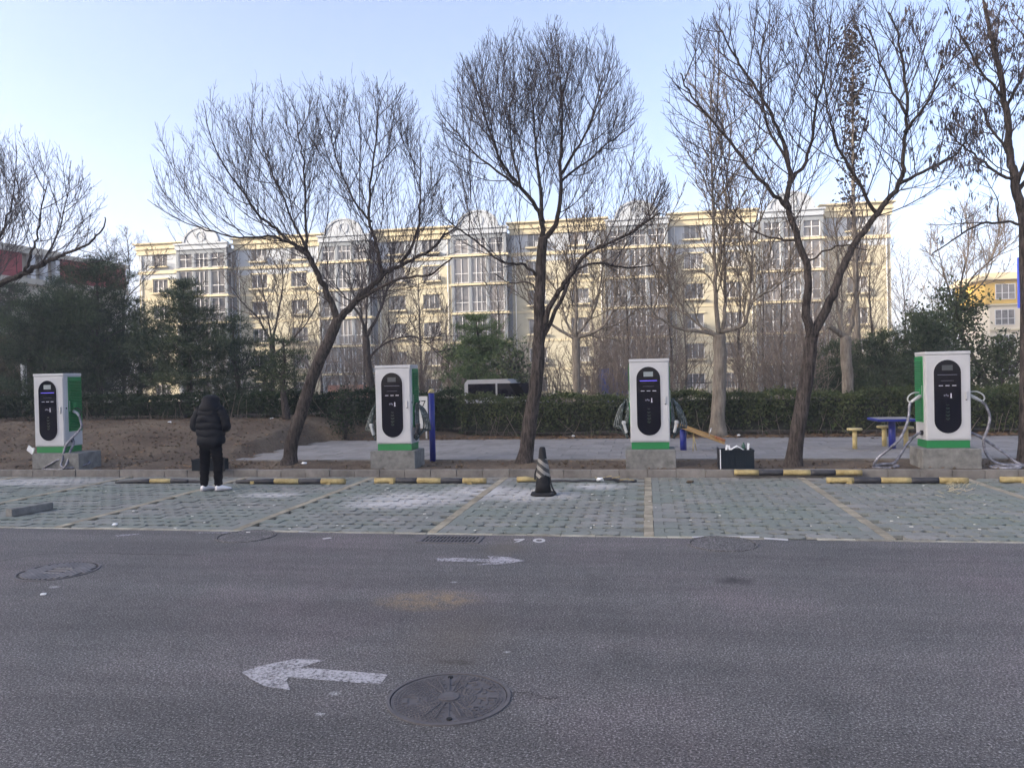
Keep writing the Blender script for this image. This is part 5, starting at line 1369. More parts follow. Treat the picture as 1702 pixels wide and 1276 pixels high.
for px, pyy, lab in ((283, 736, 'pale stone on the earth mound left of the person'), (452, 711, 'white scrap of plastic before the dark hedge'), (505, 772, 'pale scrap at the foot of the leaning tree'), (953, 726, 'white scrap at the far edge of the footpath by the cone'), (1228, 725, 'white scrap on the far edge of the footpath behind the toolbox'), (193, 760, 'white scrap on the bare earth right of the far left charger')):
    z = 0.5 if px in (283, 452) else 0.12
    c = gp(px, pyy, z); 
    if px in (283, 452): c = py(px, pyy, 19.8 if px == 283 else 20.9); c.z = soil_z(c.x, c.y)
    tag(lump((c.x, c.y, c.z + 0.03), 0.055, 0, 0.5, px).build('litter', M_LITTER), lab, 'litter')
# small white flecks and straw on the pavers
fl = MB()
for i in range(70):
    px, pyy = random.uniform(150, 1650), random.uniform(805, 885); c = gp(px, pyy)
    s_ = random.uniform(0.008, 0.028); fl.box((c.x, c.y, 0.008), (s_ * 1.6, s_, 0.006), random.uniform(0, 3))
stuff(fl.build('paper_flecks', M_PAPER))
st = MB()
for i in range(46):
    c = gp(random.gauss(1590, 16), random.gauss(814, 6)); a = random.uniform(0, 3.1); L = random.uniform(0.05, 0.16)
    st.tube([(c.x, c.y, 0.012), (c.x + L * math.cos(a), c.y + L * math.sin(a), 0.02 + random.uniform(0, 0.04))], 0.0035, 3)
stuff(st.build('straw', mat('dry straw', (0.48, 0.42, 0.28), 0.9, 0.2, 8)))

# ------------------------------------------------------------------ posts, seesaw, table, stools, signs
def post(px, pyb, Y, w, ztop, label, dome=True):
    x = py(px, 700, Y).x; b = Vector((x, Y, 0.12)); root = thing('blue_post', b, label, 'post', 'blue steel posts on the footpath')
    m = MB(); m.lathe((0, 0, 0), [(w, -0.02), (w, ztop - 0.12)], 16); m.build('shaft', M_BLUE, root)
    m = MB(); m.lathe((0, 0, ztop - 0.118), [(w * 1.06, 0), (w * 1.06, 0.035), (w * 0.75, 0.07), (0.004, 0.085)], 16); m.build('cap', M_BLUE if ztop < 1 else M_YSTOOL, root)
    return root
post(718, 765, 15.30, 0.062, 1.52, 'tall deep blue post with a pale cap, right beside the second charger')
post(1135, 748, 17.15, 0.070, 0.58, 'short deep blue post carrying the ochre seesaw beam')
pa, pb = py(1122, 706, 17.0), py(1204, 736, 17.0)
root = thing('seesaw', (pa + pb) / 2, 'ochre seesaw beam tilted down to the right behind the third charger', 'seesaw')
mid = (pa + pb) / 2; d = (pb - pa); L = d.length; ry = -math.atan2(d.z, d.x)
MR = Matrix.Rotation(ry, 3, 'Y')
m = MB(); m.cbox((0, 0, 0), (L, 0.22, 0.05), 0.008, rot=MR); 
m.box(MR @ Vector((0, 0.10, 0.045)), (L, 0.02, 0.05), rot=MR); m.build('beam', M_YWOOD, root)
m = MB(); m.cbox(MR @ Vector((L / 2 - 0.12, 0, 0.055)), (0.22, 0.24, 0.05), 0.008, rot=MR); m.build('seat', mat('red brown seat', (0.30, 0.12, 0.05), 0.6, 0.2, 6), root)
m = MB(); q = MR @ Vector((L * 0.18, 0, 0.03)); m.tube([q, q + Vector((0.05, 0, 0.17))], 0.012, 6); m.build('handle', M_CHROME, root)
m = MB(); q = MR @ Vector((-L * 0.12, 0, -0.02)); g0 = 0.12 - mid.z; m.tube([q, (q.x + 0.06, 0.1, g0)], 0.010, 5); m.tube([q, (q.x - 0.02, -0.1, g0)], 0.010, 5); m.build('strut', M_YSTOOL, root)

tb = gp(1483, 745, 0.12); root = thing('table', tb, 'square blue table on a single post, left of the right charger', 'table')
m = MB(); m.cbox((0, 0, 0.62), (0.78, 0.78, 0.05), 0.01); m.build('tabletop', M_BLUE, root)
m = MB(); m.bb(-0.34, 0.34, -0.34, 0.34, 0.6462, 0.65); m.build('board_inlay', M_SLAB, root)
m = MB(); m.lathe((0, 0, 0), [(0.07, -0.02), (0.07, 0.595)], 14); m.build('pedestal', M_BLUE, root)
for px, pyb, lab in ((1421, 746, 'yellow stool farthest left of the blue table'), (1470, 741, 'yellow stool half behind the blue table post'), (1506, 743, 'yellow stool between the blue table and the charger')):
    c = gp(px, pyb, 0.12); root = thing('stool', c, lab, 'stool', 'yellow stools round the blue table')
    m = MB(); m.lathe((0, 0, 0), [(0.05, -0.02), (0.05, 0.40)], 12); m.build('pedestal', M_YSTOOL, root)
    m = MB(); m.lathe((0, 0, 0.402), [(0.15, 0), (0.155, 0.012), (0.155, 0.035), (0.14, 0.045)], 20); m.build('seat', M_YSTOOL, root)

def text_obj(body, size, m, parent, loc, rot=(R(90), 0, 0), ext=0.002, align='LEFT'):
    c = bpy.data.curves.new('lettering', 'FONT'); c.body = body; c.size = size; c.extrude = ext; c.align_x = align
    tmp = bpy.data.objects.new('lettering', c); COL.objects.link(tmp)
    bpy.context.view_layer.update()
    me = bpy.data.meshes.new_from_object(tmp.evaluated_get(bpy.context.evaluated_depsgraph_get()))
    bpy.data.objects.remove(tmp); me.name = 'lettering'; me.materials.clear(); me.materials.append(m)
    o = link('lettering', me, parent, loc); o.rotation_euler = rot; return o
M_SIGN = mat('dirty white sign board', (0.52, 0.52, 0.50), 0.7, 0.1, 4)
sx_ = py(703, 690, 20.6); root = thing('sign_board', (sx_.x, 20.6, 0.12), 'white board with black numbers half hidden by the second charger', 'sign')
m = MB(); m.bb(-0.45, 0.14, -0.015, 0.015, 0.30, 1.20); m.build('board', M_SIGN, root)
m = MB(); m.bb(-0.40, -0.36, 0.018, 0.05, -0.02, 1.15); m.bb(0.06, 0.10, 0.018, 0.05, -0.02, 1.15); m.build('legs', M_CHROME, root)
text_obj('177', 0.30, M_BLACKP, root, (0.10, -0.018, 0.88), align='RIGHT'); text_obj('15', 0.30, M_BLACKP, root, (0.10, -0.018, 0.60), align='RIGHT')
b = base_at(40, 640, 24.0); root = thing('white_post', b, 'white round post above the hedge at far left', 'post')
m = MB(); m.lathe((0, 0, 0), [(0.10, -0.1), (0.095, 1.9), (0.06, 1.95)], 14); m.build('shaft', M_LITTER, root)
# van behind the hedge
vb = base_at(840, 640, 24.2); vx0, vx1 = py(782, 640, 24.2).x, py(906, 640, 24.2).x
root = thing('white_van', ((vx0 + vx1) / 2, 24.2, vb.z), 'white van with black windows, mostly hidden behind the hedge left of the round-crowned tree', 'van')
zr = py(840, 630, 23.4).z - vb.z; hw = (vx1 - vx0) / 2
prof = [(-hw, 0.35), (hw, 0.35), (hw, 0.95), (hw - 0.55, 1.12), (hw - 0.95, zr - 0.12), (hw - 1.1, zr), (-hw + 0.1, zr), (-hw, zr - 0.12)]
Mx = Matrix(((1, 0, 0, 0), (0, 0, -1, 0.85), (0, 1, 0, 0), (0, 0, 0, 1)))
m = MB(); m.prism(prof, 0, 1.7, Mx); m.build('body', mat('dusty white van paint', (0.33, 0.33, 0.34), 0.4, 0.1, 3), root)
for a, b2 in ((-hw + 0.12, -hw + 1.0), (-hw + 1.06, -hw + 2.0), (-hw + 2.06, hw - 0.75)):
    m = MB(); h = zr - 0.13; m.prism([(a, 1.1), (b2, 1.1), (b2 - (0.3 if b2 > hw - 1 else 0), h), (a, h)], 1.702, 1.712, Mx); m.build('window', M_GLASSBLK, root)
for sx in (-hw + 0.6, hw - 0.6):
    m = MB(); m.prism([(sx + 0.32 * math.cos(a), 0.32 + 0.32 * math.sin(a)) for a in np.linspace(0, 2 * math.pi, 19)[:-1]], 1.52, 1.72, Mx); m.build('wheel', M_BLACKP, root)
# blue hoarding, iron fence
hb = base_at(1025, 640, 36); x0, x1 = py(995, 640, 36).x, py(1052, 640, 36).x; zt = py(1020, 612, 36).z
root = thing('blue_hoarding', ((x0 + x1) / 2, 36, hb.z), 'dull blue hoarding panels left of the third charger behind the hedge', 'hoarding')
M_BLUEP = mat('faded blue panel', (0.05, 0.065, 0.20), 0.6, 0.15, 2)
for i in range(3):
    m = MB(); w_ = (x1 - x0) / 3; m.bb(x0 + i * w_ + 0.03, x0 + (i + 1) * w_ - 0.03, 35.97, 36.03, hb.z + 0.1, zt); m.build('panel', M_BLUEP, root, root.location)
m = MB()
for i in range(4): m.bb(x0 + i * w_ - 0.025, x0 + i * w_ + 0.025, 35.98, 36.06, hb.z - 0.2, zt + 0.04)
m.build('posts', M_RAIL, root, root.location)
fx0, fx1 = py(560, 640, 40).x, py(1400, 640, 40).x; fz = soil_z(0, 40)
root = thing('iron_fence', ((fx0 + fx1) / 2, 40, fz), 'dark iron railing running behind the shrubs at the foot of the apartment block', 'fence')
m = MB(); m.bb(fx0, fx1, 39.98, 40.02, fz + 1.9, fz + 1.95); m.bb(fx0, fx1, 39.98, 40.02, fz + 0.35, fz + 0.4); m.build('rail', M_RAIL, root, root.location)
src = None; n = int((fx1 - fx0) / 0.14); n = min(n, 290); stp = (fx1 - fx0) / n
for i in range(n):
    if src is None: src = MB().bb(-0.012, 0.012, -0.012, 0.012, 0.1, 2.1).build('picket', M_RAIL, root); ob = src
    else: ob = src.copy(); COL.objects.link(ob); ob.parent = root
    ob.location = (fx0 + i * stp - root.location.x, 0, 0)
# low brick garden wall under the first storey
wx0, wx1 = py(545, 640, 60).x, py(640, 640, 60).x
m = MB(); m.bb(wx0, wx1, 60, 60.24, -1.2, py(600, 642, 60).z); m.bb(wx0 - 0.05, wx1 + 0.05, 59.95, 60.29, py(600, 642, 60).z + 0.002, py(600, 640, 60).z + 0.05)
tag(m.build('garden_wall', mat('dull red brick', (0.26, 0.13, 0.09), 0.9, 0.3, 6)), 'low red brown wall at the foot of the block left of the second charger', 'wall')
# blue banner at the right edge
bx = py(1694, 640, 40).x; z0, z1 = py(1698, 512, 40).z, py(1698, 428, 40).z
root = thing('blue_sign', (bx, 40, soil_z(bx, 40)), 'tall bright blue sign cut off by the right edge of the picture', 'sign')
m = MB(); m.bb(bx, bx + 1.3, 39.95, 40.05, z0, z1); m.build('panel', mat('bright blue sign', (0.03, 0.06, 0.42), 0.5, 0.08, 1), root, root.location)
m = MB(); m.tube([(bx + 0.7, 40.1, soil_z(bx, 40) - 0.2), (bx + 0.7, 40.1, z1 - 0.1)], 0.06, 8); m.build('mast', M_RAIL, root, root.location)

# ------------------------------------------------------------------ road furniture and markings
def disc(mb, c, r0, r1, z0, z1, n=48):
    for i in range(n):
        a, b2 = 2 * math.pi * i / n, 2 * math.pi * (i + 1) / n
        mb.prism([(c[0] + r * math.cos(t), c[1] + r * math.sin(t)) for r, t in ((r0, a), (r1, a), (r1, b2), (r0, b2))], z0, z1)
def manhole(c, r, label, style):
    root = thing('manhole_cover', (c.x, c.y, 0), label, 'manhole cover', 'manhole covers in the road')
    m = MB(); disc(m, (0, 0), r * 0.945, r, -0.05, 0.008); m.build('frame', M_IRON, root)
    m = MB(); m.prism([(r * 0.95 * math.cos(a), r * 0.95 * math.sin(a)) for a in np.linspace(0, 2 * math.pi, 49)[:-1]], -0.06, 0.0008); m.build('seat', M_IRON_D, root)
    m = MB(); m.prism([(r * 0.928 * math.cos(a), r * 0.928 * math.sin(a)) for a in np.linspace(0, 2 * math.pi, 49)[:-1]], -0.02, 0.003); lid = m.build('lid', M_IRON_M if style == 'grid' else M_IRON, root)
    m = MB()
    if style == 'radial':
        for k in range(13):
            rr = r * (0.20 + 0.054 * k)
            n = int(10 + k * 5)
            for i in range(n):
                a = 2 * math.pi * i / n; da = 0.36 * 2 * math.pi / n
                ca = (math.degrees(a) + 360) % 360
                if k >= 5 and (-62 < (ca if ca < 180 else ca - 360) < 62) and k < 11: continue      # lettering field at right
                if k >= 5 and k < 10 and 166 < ca < 200: continue
                if abs((ca - 90 + 180) % 360 - 180) < 7 or abs((ca - 270 + 180) % 360 - 180) < 7: continue
                m.prism([(q * math.cos(t), q * math.sin(t)) for q, t in ((rr, a - da), (rr + r * 0.030, a - da), (rr + r * 0.030, a + da), (rr, a + da))], 0.0032, 0.0066)
        for a in np.linspace(0, 2 * math.pi, 25)[:-1]:
            ca = math.degrees(a) % 180
            if 55 < ca < 125:
                dx, dy = math.cos(a), math.sin(a); m.prism([(dx * r * .2 + dy * .003, dy * r * .2 - dx * .003), (dx * r * .78 + dy * .003, dy * r * .78 - dx * .003), (dx * r * .78 - dy * .003, dy * r * .78 + dx * .003), (dx * r * .2 - dy * .003, dy * r * .2 + dx * .003)], 0.0033, 0.0095)
        m.build('relief', M_IRON, lid)
        m = MB(); m.prism([(r * 0.165 * math.cos(a), r * 0.165 * math.sin(a)) for a in np.linspace(0, 2 * math.pi, 25)[:-1]], 0.0033, 0.011); m.build('boss', M_IRON, lid)
        m = MB(); m.bb(-0.035, 0.03, -0.03, 0.03, 0.0112, 0.0135); m.build('boss_square', M_IRON, lid)
        m = MB()
        for k in (1, -1): m.prism([(0.006 + 0.016 * math.cos(a), k * r * 0.80 + 0.016 * math.sin(a)) for a in np.linspace(0, 2 * math.pi, 13)[:-1]], 0.0033, 0.010)
        m.build('lifting_hole', M_IRON_D, lid)
        # raised strokes of the cast lettering on the right and the sign on the left
        for ang, glyph in ((52, '\u6c61'), (18, '\u6c34'), (-18, '\u5e02'), (-52, '\u653f')):
            q = r * 0.62; text_obj(glyph, 0.125, M_IRON, lid, (q * math.cos(R(ang)) - 0.06, q * math.sin(R(ang)) - 0.045, 0.006), (0, 0, R(ang * 0.35)), 0.0022)
        m = MB(); x = -r * 0.62
        for (a, b2, c2, d2) in ((-0.045, 0.035, 0.045, 0.055), (-0.045, 0.035, 0.025, 0.035), (-0.045, -0.012, -0.055, 0.012), (0.005, 0.075, 0.004, 0.016), (0.04, 0.052, -0.045, 0.002), (0.075, 0.10, -0.045, 0.012)):
            m.bb(x + a, x + b2, c2, d2, 0.0034, 0.0075)
        m.build('lettering', M_IRON, lid)
    elif style == 'grid':
        for i in range(15):
            x = -r * 0.85 + i * r * 0.1214; hgt = math.sqrt(max(0, (r * 0.86) ** 2 - x * x))
            if abs(x) > r * 0.26: m.bb(x - 0.013, x + 0.013, -hgt, hgt, 0.0032, 0.011)
            else:
                m.bb(x - 0.010, x + 0.010, -hgt, -r * 0.30, 0.0032, 0.011); m.bb(x - 0.010, x + 0.010, r * 0.30, hgt, 0.0032, 0.011)
        m.bb(-r * 0.28, r * 0.28, r * 0.16, r * 0.24, 0.0033, 0.011); m.bb(-r * 0.28, r * 0.28, -r * 0.05, r * 0.03, 0.0033, 0.011); m.bb(-r * 0.28, r * 0.28, -r * 0.27, -r * 0.19, 0.0033, 0.011)
        m.build('relief', M_IRON_L, lid)
    return root
mh = manhole(gp(746, 1159), 0.358, 'large round cast iron manhole cover in the foreground with radial relief and lettering', 'radial'); mh.rotation_euler = (0, 0, R(14))
manhole(gp(97, 949), 0.375, 'round iron manhole cover with parallel ribs at the left of the road', 'grid')
for c, r, lab in ((gp(409, 891), 0.33, 'tarred over manhole cover near the edging, left of the drain grate'), (gp(1201, 903.5), 0.345, 'tarred over manhole cover near the edging, right of the painted number')):
    root = thing('manhole_cover', (c.x, c.y, 0), lab, 'manhole cover', 'manhole covers in the road')
    m = MB(); m.prism([(r * .95 * math.cos(a), r * .95 * math.sin(a)) for a in np.linspace(0, 2 * math.pi, 41)[:-1]], -0.02, 0.006); m.build('lid', M_ASPH, root)
    m = MB(); disc(m, (0, 0), r * 0.952, r * 0.985, -0.03, 0.001); m.build('gap', M_IRON_D, root)
    m = MB(); disc(m, (0, 0), r * 0.985, r * 1.06, -0.03, 0.009); m.build('frame', M_ASPH, root)
# drain grate
g0, g1 = gp(690, 903.5), gp(799, 891); gx0, gx1, gy0, gy1 = -2.58, -1.86, 8.17, 8.53
gc = ((gx0 + gx1) / 2, (gy0 + gy1) / 2, 0)
root = thing('drain_grate', gc, 'black iron drain grate at the edge of the asphalt', 'drain grate')
hw, hd = (gx1 - gx0) / 2, (gy1 - gy0) / 2
m = MB(); m.bb(-hw + .02, hw - .02, -hd + .02, hd - .02, -0.1, 0.003); m.build('sump_shade', M_IRON_D, root)  # near-black fill between the bars, the drain's shade put into its colour
m = MB(); m.bb(-hw, hw, -hd, -hd + .035, -0.05, 0.010); m.bb(-hw, hw, hd - .035, hd, -0.05, 0.010); m.bb(-hw, -hw + .035, -hd + .036, hd - .036, -0.05, 0.010); m.bb(hw - .035, hw, -hd + .036, hd - .036, -0.05, 0.010); m.bb(-hw + .036, hw - .036, -0.010, 0.010, -0.05, 0.0102); m.build('frame', M_IRON, root)
src = None
for i in range(16):
    x = -hw + .045 + i * (2 * hw - .09) / 15
    for sy in (-1, 1):
        if src is None: src = MB().bb(-0.0085, 0.0085, -(hd - .047) / 2, (hd - .047) / 2, -0.04, 0.0098).build('bar', M_IRON, root); ob = src
        else: ob = src.copy(); COL.objects.link(ob); ob.parent = root
        ob.location = (x, sy * (hd - .026) / 2, 0)

def sheet(name, polys, m, label, cat, z=0.004, split=False):
    out = []; mb = MB()
    for p in polys:
        q = [gp(*a) for a in p]; ar = sum(q[i].x * q[(i + 1) % len(q)].y - q[(i + 1) % len(q)].x * q[i].y for i in range(len(q)))
        if ar < 0: q = q[::-1]
        if split: mb = MB(); out.append(mb)
        mb.add([(v.x, v.y, z) for v in q], [tuple(range(len(q)))])
    if split:
        c = gp(*polys[0][0]); root = thing(name, c, label, cat, 'painted marks on the asphalt')
        for mb in out: mb.build('stroke', m, root, c)
        return root
    return tag(mb.build(name, m), label, cat, 'painted marks on the asphalt')
sheet('road_arrow', [[(402, 1117), (432, 1107), (492, 1095), (540, 1097), (500, 1109)], [(402, 1117), (500, 1109.5), (645, 1121), (632, 1138), (480, 1126)], [(402, 1117.5), (479, 1126.5), (476, 1131), (482, 1147), (440, 1141), (418, 1129)]], M_PAINT, 'white painted arrow pointing left beside the large manhole cover', 'road marking')
sheet('road_arrow', [[(725, 928), (760, 927), (815, 929.5), (815, 934), (728, 933)], [(810, 924), (846, 926), (872, 932), (846, 936.5), (815, 934.5), (815, 929)], [(786, 939.5), (815, 935), (846, 937), (810, 938.5)]], M_PAINT_F, 'worn white arrow pointing right below the drain grate', 'road marking')
root = thing('bay_number', gp(875, 898), 'white stencilled number 70 on the asphalt right of the drain grate', 'number')
rz = root.location
def num(polys):
    mb = MB()
    for p in polys:
        q = [gp(*a) for a in p]; ar = sum(q[i].x * q[(i + 1) % len(q)].y - q[(i + 1) % len(q)].x * q[i].y for i in range(len(q)))
        if ar < 0: q = q[::-1]
        mb.add([(v.x, v.y, 0.004) for v in q], [tuple(range(len(q)))])
    return mb.build('digit', M_PAINT_S, root, rz)
num([[(854, 896.2), (872, 895.4), (871.5, 897), (855, 898)], [(866, 897.2), (871.5, 896.9), (862, 900.9), (854, 901.2)]])
A = np.linspace(0, 2 * math.pi, 21); zz = []
for a, b2 in zip(A[:-1], A[1:]):
    zz.append([(896 + rx * math.cos(t), 898.3 + ry * math.sin(t)) for rx, ry, t in ((5.2, 1.7, a), (10.5, 3.4, a), (10.5, 3.4, b2), (5.2, 1.7, b2))])
num(zz)
def crack(pts, w, seed):
    rr = random.Random(seed); P = smooth_path([gp(*p) for p in pts], 9); mb = MB(); vs = []
    for i, p in enumerate(P):
        d = (P[min(i + 1, len(P) - 1)] - P[max(i - 1, 0)]).normalized(); nrm = Vector((-d.y, d.x, 0)); c = p + nrm * rr.gauss(0, 0.008); ww = w * rr.uniform(0.3, 1.2)
        vs += [(c.x - nrm.x * ww, c.y - nrm.y * ww, 0.003), (c.x + nrm.x * ww, c.y + nrm.y * ww, 0.003)]
    mb.add(vs, [(2 * i, 2 * i + 2, 2 * i + 3, 2 * i + 1) for i in range(len(P) - 1)]); struct(mb.build('road_crack', M_CRACK))
M_CRACK = mat('dark crack', (0.020, 0.018, 0.019), 0.95, 0.3, 9)
crack([(-20, 938), (60, 922), (160, 919), (240, 921), (330, 922)], 0.006, 1)
crack([(855, 1150), (880, 1152), (905, 1160), (930, 1159)], 0.004, 2)
sheet('line_fragment', [[(190, 889.5), (232, 886.5), (238, 888), (195, 891.5)], [(330, 884.6), (420, 884.5), (420, 886), (330, 886.3)]], M_PAINT_F, 'short faint white strokes on the asphalt above the left manhole', 'road marking', split=True)
sheet('line_fragment', [[(455, 881), (500, 882.5), (520, 884), (490, 884.5), (450, 882.4)], [(535, 895), (548, 893), (552, 894.3), (538, 896.3)]], M_PAINT_S, 'white dabs of paint by the tarred manhole cover left of the drain', 'road marking', split=True)
sheet('line_fragment', [[(1195, 890.5), (1262, 891.5), (1262, 894), (1195, 893)], [(1270, 893.5), (1310, 896), (1310, 898.6), (1270, 896)], [(1150, 891.5), (1176, 891), (1176, 893), (1150, 893.5)]], M_PAINT_S, 'arc of white paint dashes over the right tarred manhole cover', 'road marking', split=True)

# ------------------------------------------------------------------ person, seen from behind
def person():
    b = gp(352, 815.5); b.z = 0.002
    root = thing('person', b, 'person in a black hooded puffer jacket, black trousers and white sneakers seen from behind', 'person')
    M_JACK = mat('black quilted nylon', (0.0045, 0.0055, 0.009), 0.62, 0.25, 6, 0.3, 22, spec=0.12)
    M_TRO = mat('black trousers', (0.003, 0.003, 0.005), 0.9, 0.2, 8, 0.2, 30, spec=0.08)
    M_SKIN = mat('skin', (0.48, 0.30, 0.22), 0.55, 0.08, 9)
    M_HAIR = mat('black hair', (0.010, 0.009, 0.009), 0.5, 0.2, 30)
    M_SHOE = mat('white sneaker', (0.68, 0.66, 0.68), 0.6, 0.08, 10)
    M_SOLE = mat('grey sole', (0.30, 0.29, 0.29), 0.8, 0.1, 10)
    # continuous body: skeleton skinned
    V = []; Eg = []; Rd = []
    def jv(p, r, par=None):
        V.append(p); Rd.append(r)
        if par is not None: Eg.append((par, len(V) - 1))
        return len(V) - 1
    pel = jv((0, 0, 0.86), 0.12)
    sp1 = jv((0, 0.0, 1.02), 0.12, pel); sp2 = jv((0, 0.02, 1.20), 0.13, sp1); sp3 = jv((0, 0.02, 1.33), 0.12, sp2)
    nk = jv((0, 0.05, 1.42), 0.055, sp3); hd1 = jv((0, 0.09, 1.48), 0.075, nk); hd2 = jv((-0.005, 0.12, 1.545), 0.085, hd1); jv((-0.005, 0.11, 1.585), 0.06, hd2)
    for sx in (-1, 1):
        sh = jv((sx * 0.17, 0.02, 1.33), 0.06, sp3); el = jv((sx * 0.265, 0.03, 1.07), 0.042, sh); wr = jv((sx * 0.10, 0.25, 1.06), 0.027, el); hn = jv((sx * 0.06, 0.31, 1.08), 0.032, wr)
        for i, (dx, L) in enumerate(((0.026, .060), (0.009, .07), (-0.009, .066), (-0.026, .052))):
            k1 = jv((sx * 0.045 - sx * 0.012, 0.345, 1.085 + dx), 0.009, hn); k2 = jv((sx * 0.02, 0.365, 1.088 + dx), 0.008, k1); jv((sx * 0.0 + sx * 0.004, 0.35, 1.09 + dx), 0.007, k2)
        t1 = jv((sx * 0.05, 0.30, 1.12), 0.010, hn); jv((sx * 0.03, 0.32, 1.14), 0.008, t1)
        hp = jv((sx * 0.09, 0, 0.80), 0.085, pel); kn = jv((sx * 0.118, 0.02, 0.47), 0.055, hp); an = jv((sx * 0.128, -0.01, 0.085), 0.036, kn); jv((sx * 0.158, 0.12, 0.04), 0.03, an)
    me = bpy.data.meshes.new('body'); me.from_pydata(V, Eg, []); body = link('body', me, root); me.materials.append(M_SKIN)
    sk = body.modifiers.new('skin', 'SKIN'); sk.use_smooth_shade = True
    for i, r in enumerate(Rd):
        me.skin_vertices[0].data[i].radius = (r, r)
    me.skin_vertices[0].data[0].use_root = True
    ss = body.modifiers.new('sub', 'SUBSURF'); ss.levels = 1; ss.render_levels = 2
    # face
    m = MB(); m.tube([(-0.005, 0.195, 1.50), (-0.005, 0.222, 1.49)], [0.012, 0.008], 6); m.build('nose', M_SKIN, root)
    for sx in (-1, 1):
        m = MB(); m.lathe((sx * 0.032 - 0.005, 0.19, 1.52), [(0.002, -0.008), (0.010, -0.003), (0.010, 0.003), (0.002, 0.008)], 8); m.build('eye', M_BLACKP, root)
    def ring(c, rx, ry, n=28, rot=0.0, ripple=0.0, ph=0.0):
        out = []
        for k in range(n):
            a = 2 * math.pi * k / n; q = 1 + ripple * math.sin(5 * a + ph)
            ca, sa = math.cos(a), math.sin(a); e = 0.8
            out.append(Vector((c[0] + rx * q * abs(ca) ** e * (1 if ca >= 0 else -1), c[1] + ry * q * abs(sa) ** e * (1 if sa >= 0 else -1), c[2])))
        return out
    # jacket torso: quilted rolls
    rings = []; seams = [0.79, 0.93, 1.05, 1.165, 1.28, 1.40]
    prof = lambda z: (0.235 + 0.012 * math.sin((z - .79) * 5), 0.165) if z < 1.2 else (0.235 - (max(0, z - 1.24) / 0.2) ** 1.5 * 0.105, 0.165 - max(0, z - 1.24) * 0.16)
    for s0, s1 in zip(seams[:-1], seams[1:]):
        for k in range(7):
            t = k / 7; z = s0 + (s1 - s0) * t; pf = prof(z); bul = 0.020 * (math.sin(math.pi * t) ** 0.55)
            rg = ring((0.0, 0.015 + 0.02 * max(0, z - 1.1), z), pf[0] - 0.022 + bul, pf[1] - 0.022 + bul, ripple=0.016, ph=s0 * 31)
            rings.append([v + Vector((0, 0, 0.014 * math.sin(3 * math.atan2(v.y, v.x) + s0 * 17) + 0.008 * math.sin(7 * v.x * 9 + s0 * 5))) for v in rg])
    rings.append(ring((0, 0.04, 1.405), 0.12, 0.12)); rings.append(ring((0, 0.05, 1.43), 0.09, 0.095))
    m = MB(); m.loft(rings); jk = m.build('jacket', M_JACK, root)
    for sx in (-1, 1):
        sh, el, wr = Vector((sx * 0.185, 0.02, 1.335)), Vector((sx * 0.275, 0.02, 1.085)), Vector((sx * 0.115, 0.235, 1.06))
        P = smooth_path([sh + Vector((-sx * 0.04, 0, 0.04)), sh, sh * 0.5 + el * 0.5 + Vector((sx * 0.022, -0.01, 0)), el, el * 0.5 + wr * 0.5 + Vector((sx * .01, 0.0, -.01)), wr], 8)
        n = len(P); rr = [(0.098 - 0.030 * (i / n)) * (0.90 + 0.13 * abs(math.sin(math.pi * i / 6.5)) ** 0.6) for i in range(n)]; rr[0] *= .8
        m = MB(); m.tube(P, rr, 16); m.build('sleeve', M_JACK, jk)
        m = MB(); m.tube([wr + Vector((sx * .012, -.015, 0)), wr + Vector((-sx * 0.022, 0.02, 0.004))], 0.042, 12); m.build('cuff', M_TRO, jk)
    # hood up over a bowed head
    rings = []
    for z, rx, ry, cy, cx in ((1.335, 0.165, 0.11, 0.0, 0), (1.375, 0.182, 0.135, 0.01, 0), (1.42, 0.182, 0.148, 0.02, -.002), (1.465, 0.162, 0.148, 0.04, -.004), (1.50, 0.142, 0.142, 0.055, -.006), (1.54, 0.142, 0.142, 0.07, -.010), (1.58, 0.130, 0.130, 0.08, -.012), (1.612, 0.100, 0.105, 0.085, -.014), (1.63, 0.05, 0.06, 0.09, -.014)):
        rings.append(ring((cx, cy, z), rx, ry, ripple=0.02, ph=z * 40))
    m = MB(); m.loft(rings); m.build('hood', M_JACK, jk)
    # trousers
    m = MB(); m.loft([ring((0, 0, z), rx, ry) for z, rx, ry in ((0.70, 0.165, 0.118), (0.76, 0.188, 0.128), (0.83, 0.192, 0.135), (0.90, 0.18, 0.13))]); tr = m.build('trousers', M_TRO, root)
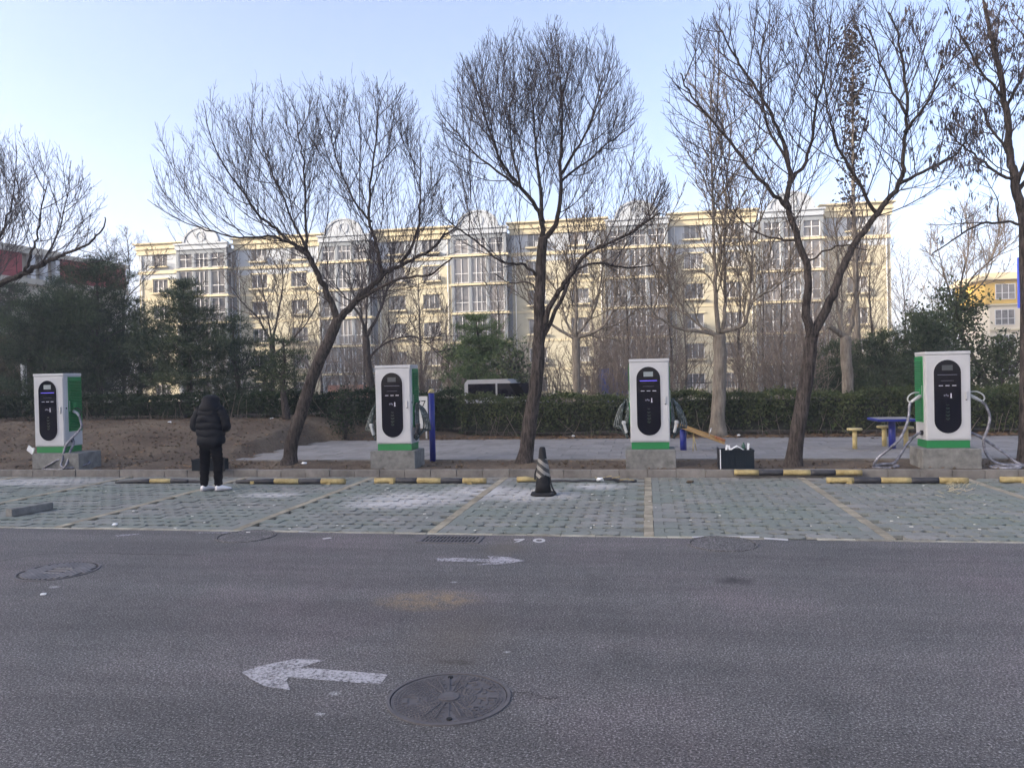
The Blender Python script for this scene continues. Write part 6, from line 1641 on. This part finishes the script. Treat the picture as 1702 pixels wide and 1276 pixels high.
    for sx in (-1, 1):
        P = smooth_path([(sx * 0.090, 0.0, 0.78), (sx * 0.104, 0.005, 0.62), (sx * 0.118, 0.02, 0.47), (sx * 0.122, 0.0, 0.28), (sx * 0.128, -0.01, 0.075)], 7)
        n = len(P); rr = [0.102 - 0.036 * min(1, (i / n) * 1.1) + 0.005 * math.sin(i * 1.7 + sx) for i in range(n)]; rr[-2] = 0.055; rr[-1] = 0.050
        m = MB(); m.tube(P, rr, 16); m.build('trouser_leg', M_TRO, tr)
        az = R(-50 if sx > 0 else -28) ; dx, dy = math.sin(-az), math.cos(az)
        hx, hy = sx * 0.128, -0.03
        fwd = Vector((dx, dy, 0)); sd = Vector((dy, -dx, 0))
        def fr(t, w, z0, z1, n=14):
            c = Vector((hx, hy, 0)) + fwd * t
            return [c + sd * (w * math.cos(2 * math.pi * k / n)) + Vector((0, 0, (z0 + z1) / 2 + (z1 - z0) / 2 * math.sin(2 * math.pi * k / n))) for k in range(n)]
        m = MB(); m.loft([fr(-0.045, 0.025, 0.028, 0.07), fr(-0.03, 0.038, 0.02, 0.105), fr(0.03, 0.043, 0.02, 0.112), fr(0.09, 0.046, 0.02, 0.085), fr(0.16, 0.048, 0.02, 0.062), fr(0.20, 0.036, 0.022, 0.05), fr(0.222, 0.015, 0.025, 0.038)]); shoe = m.build('sneaker', M_SHOE, root)
        m = MB(); m.loft([fr(-0.052, 0.028, 0.0, 0.034), fr(-0.03, 0.042, 0.0, 0.036), fr(0.09, 0.05, 0.0, 0.032), fr(0.17, 0.051, 0.0, 0.03), fr(0.215, 0.036, 0.004, 0.03), fr(0.235, 0.012, 0.008, 0.028)]); m.build('sole', M_SOLE, shoe)
    # phone held in front, hidden from here
    m = MB(); m.cbox((0.0, 0.335, 1.125), (0.072, 0.010, 0.15), 0.003, rot=Matrix.Rotation(R(-35), 3, 'X')); o = m.build('phone', M_BLACKP, None); o.location = b
    tag(o, 'dark phone held in front of the person, hidden behind the jacket', 'phone')
    root.rotation_euler = (0, 0, R(4))
person()

# ------------------------------------------------------------------ thin winter haze
hz = NT('winter haze'); hz.n.remove(hz.p)
pv = hz.node('VolumePrincipled'); pv.inputs['Color'].default_value = (0.90, 0.92, 0.97, 1); pv.inputs['Density'].default_value = HAZE
hz.link(pv.outputs[0], hz.n['Material Output'].inputs['Volume'])
stuff(MB().bb(-605, 605, -605, 605, -2.2, 50.5).build('haze', hz.m))
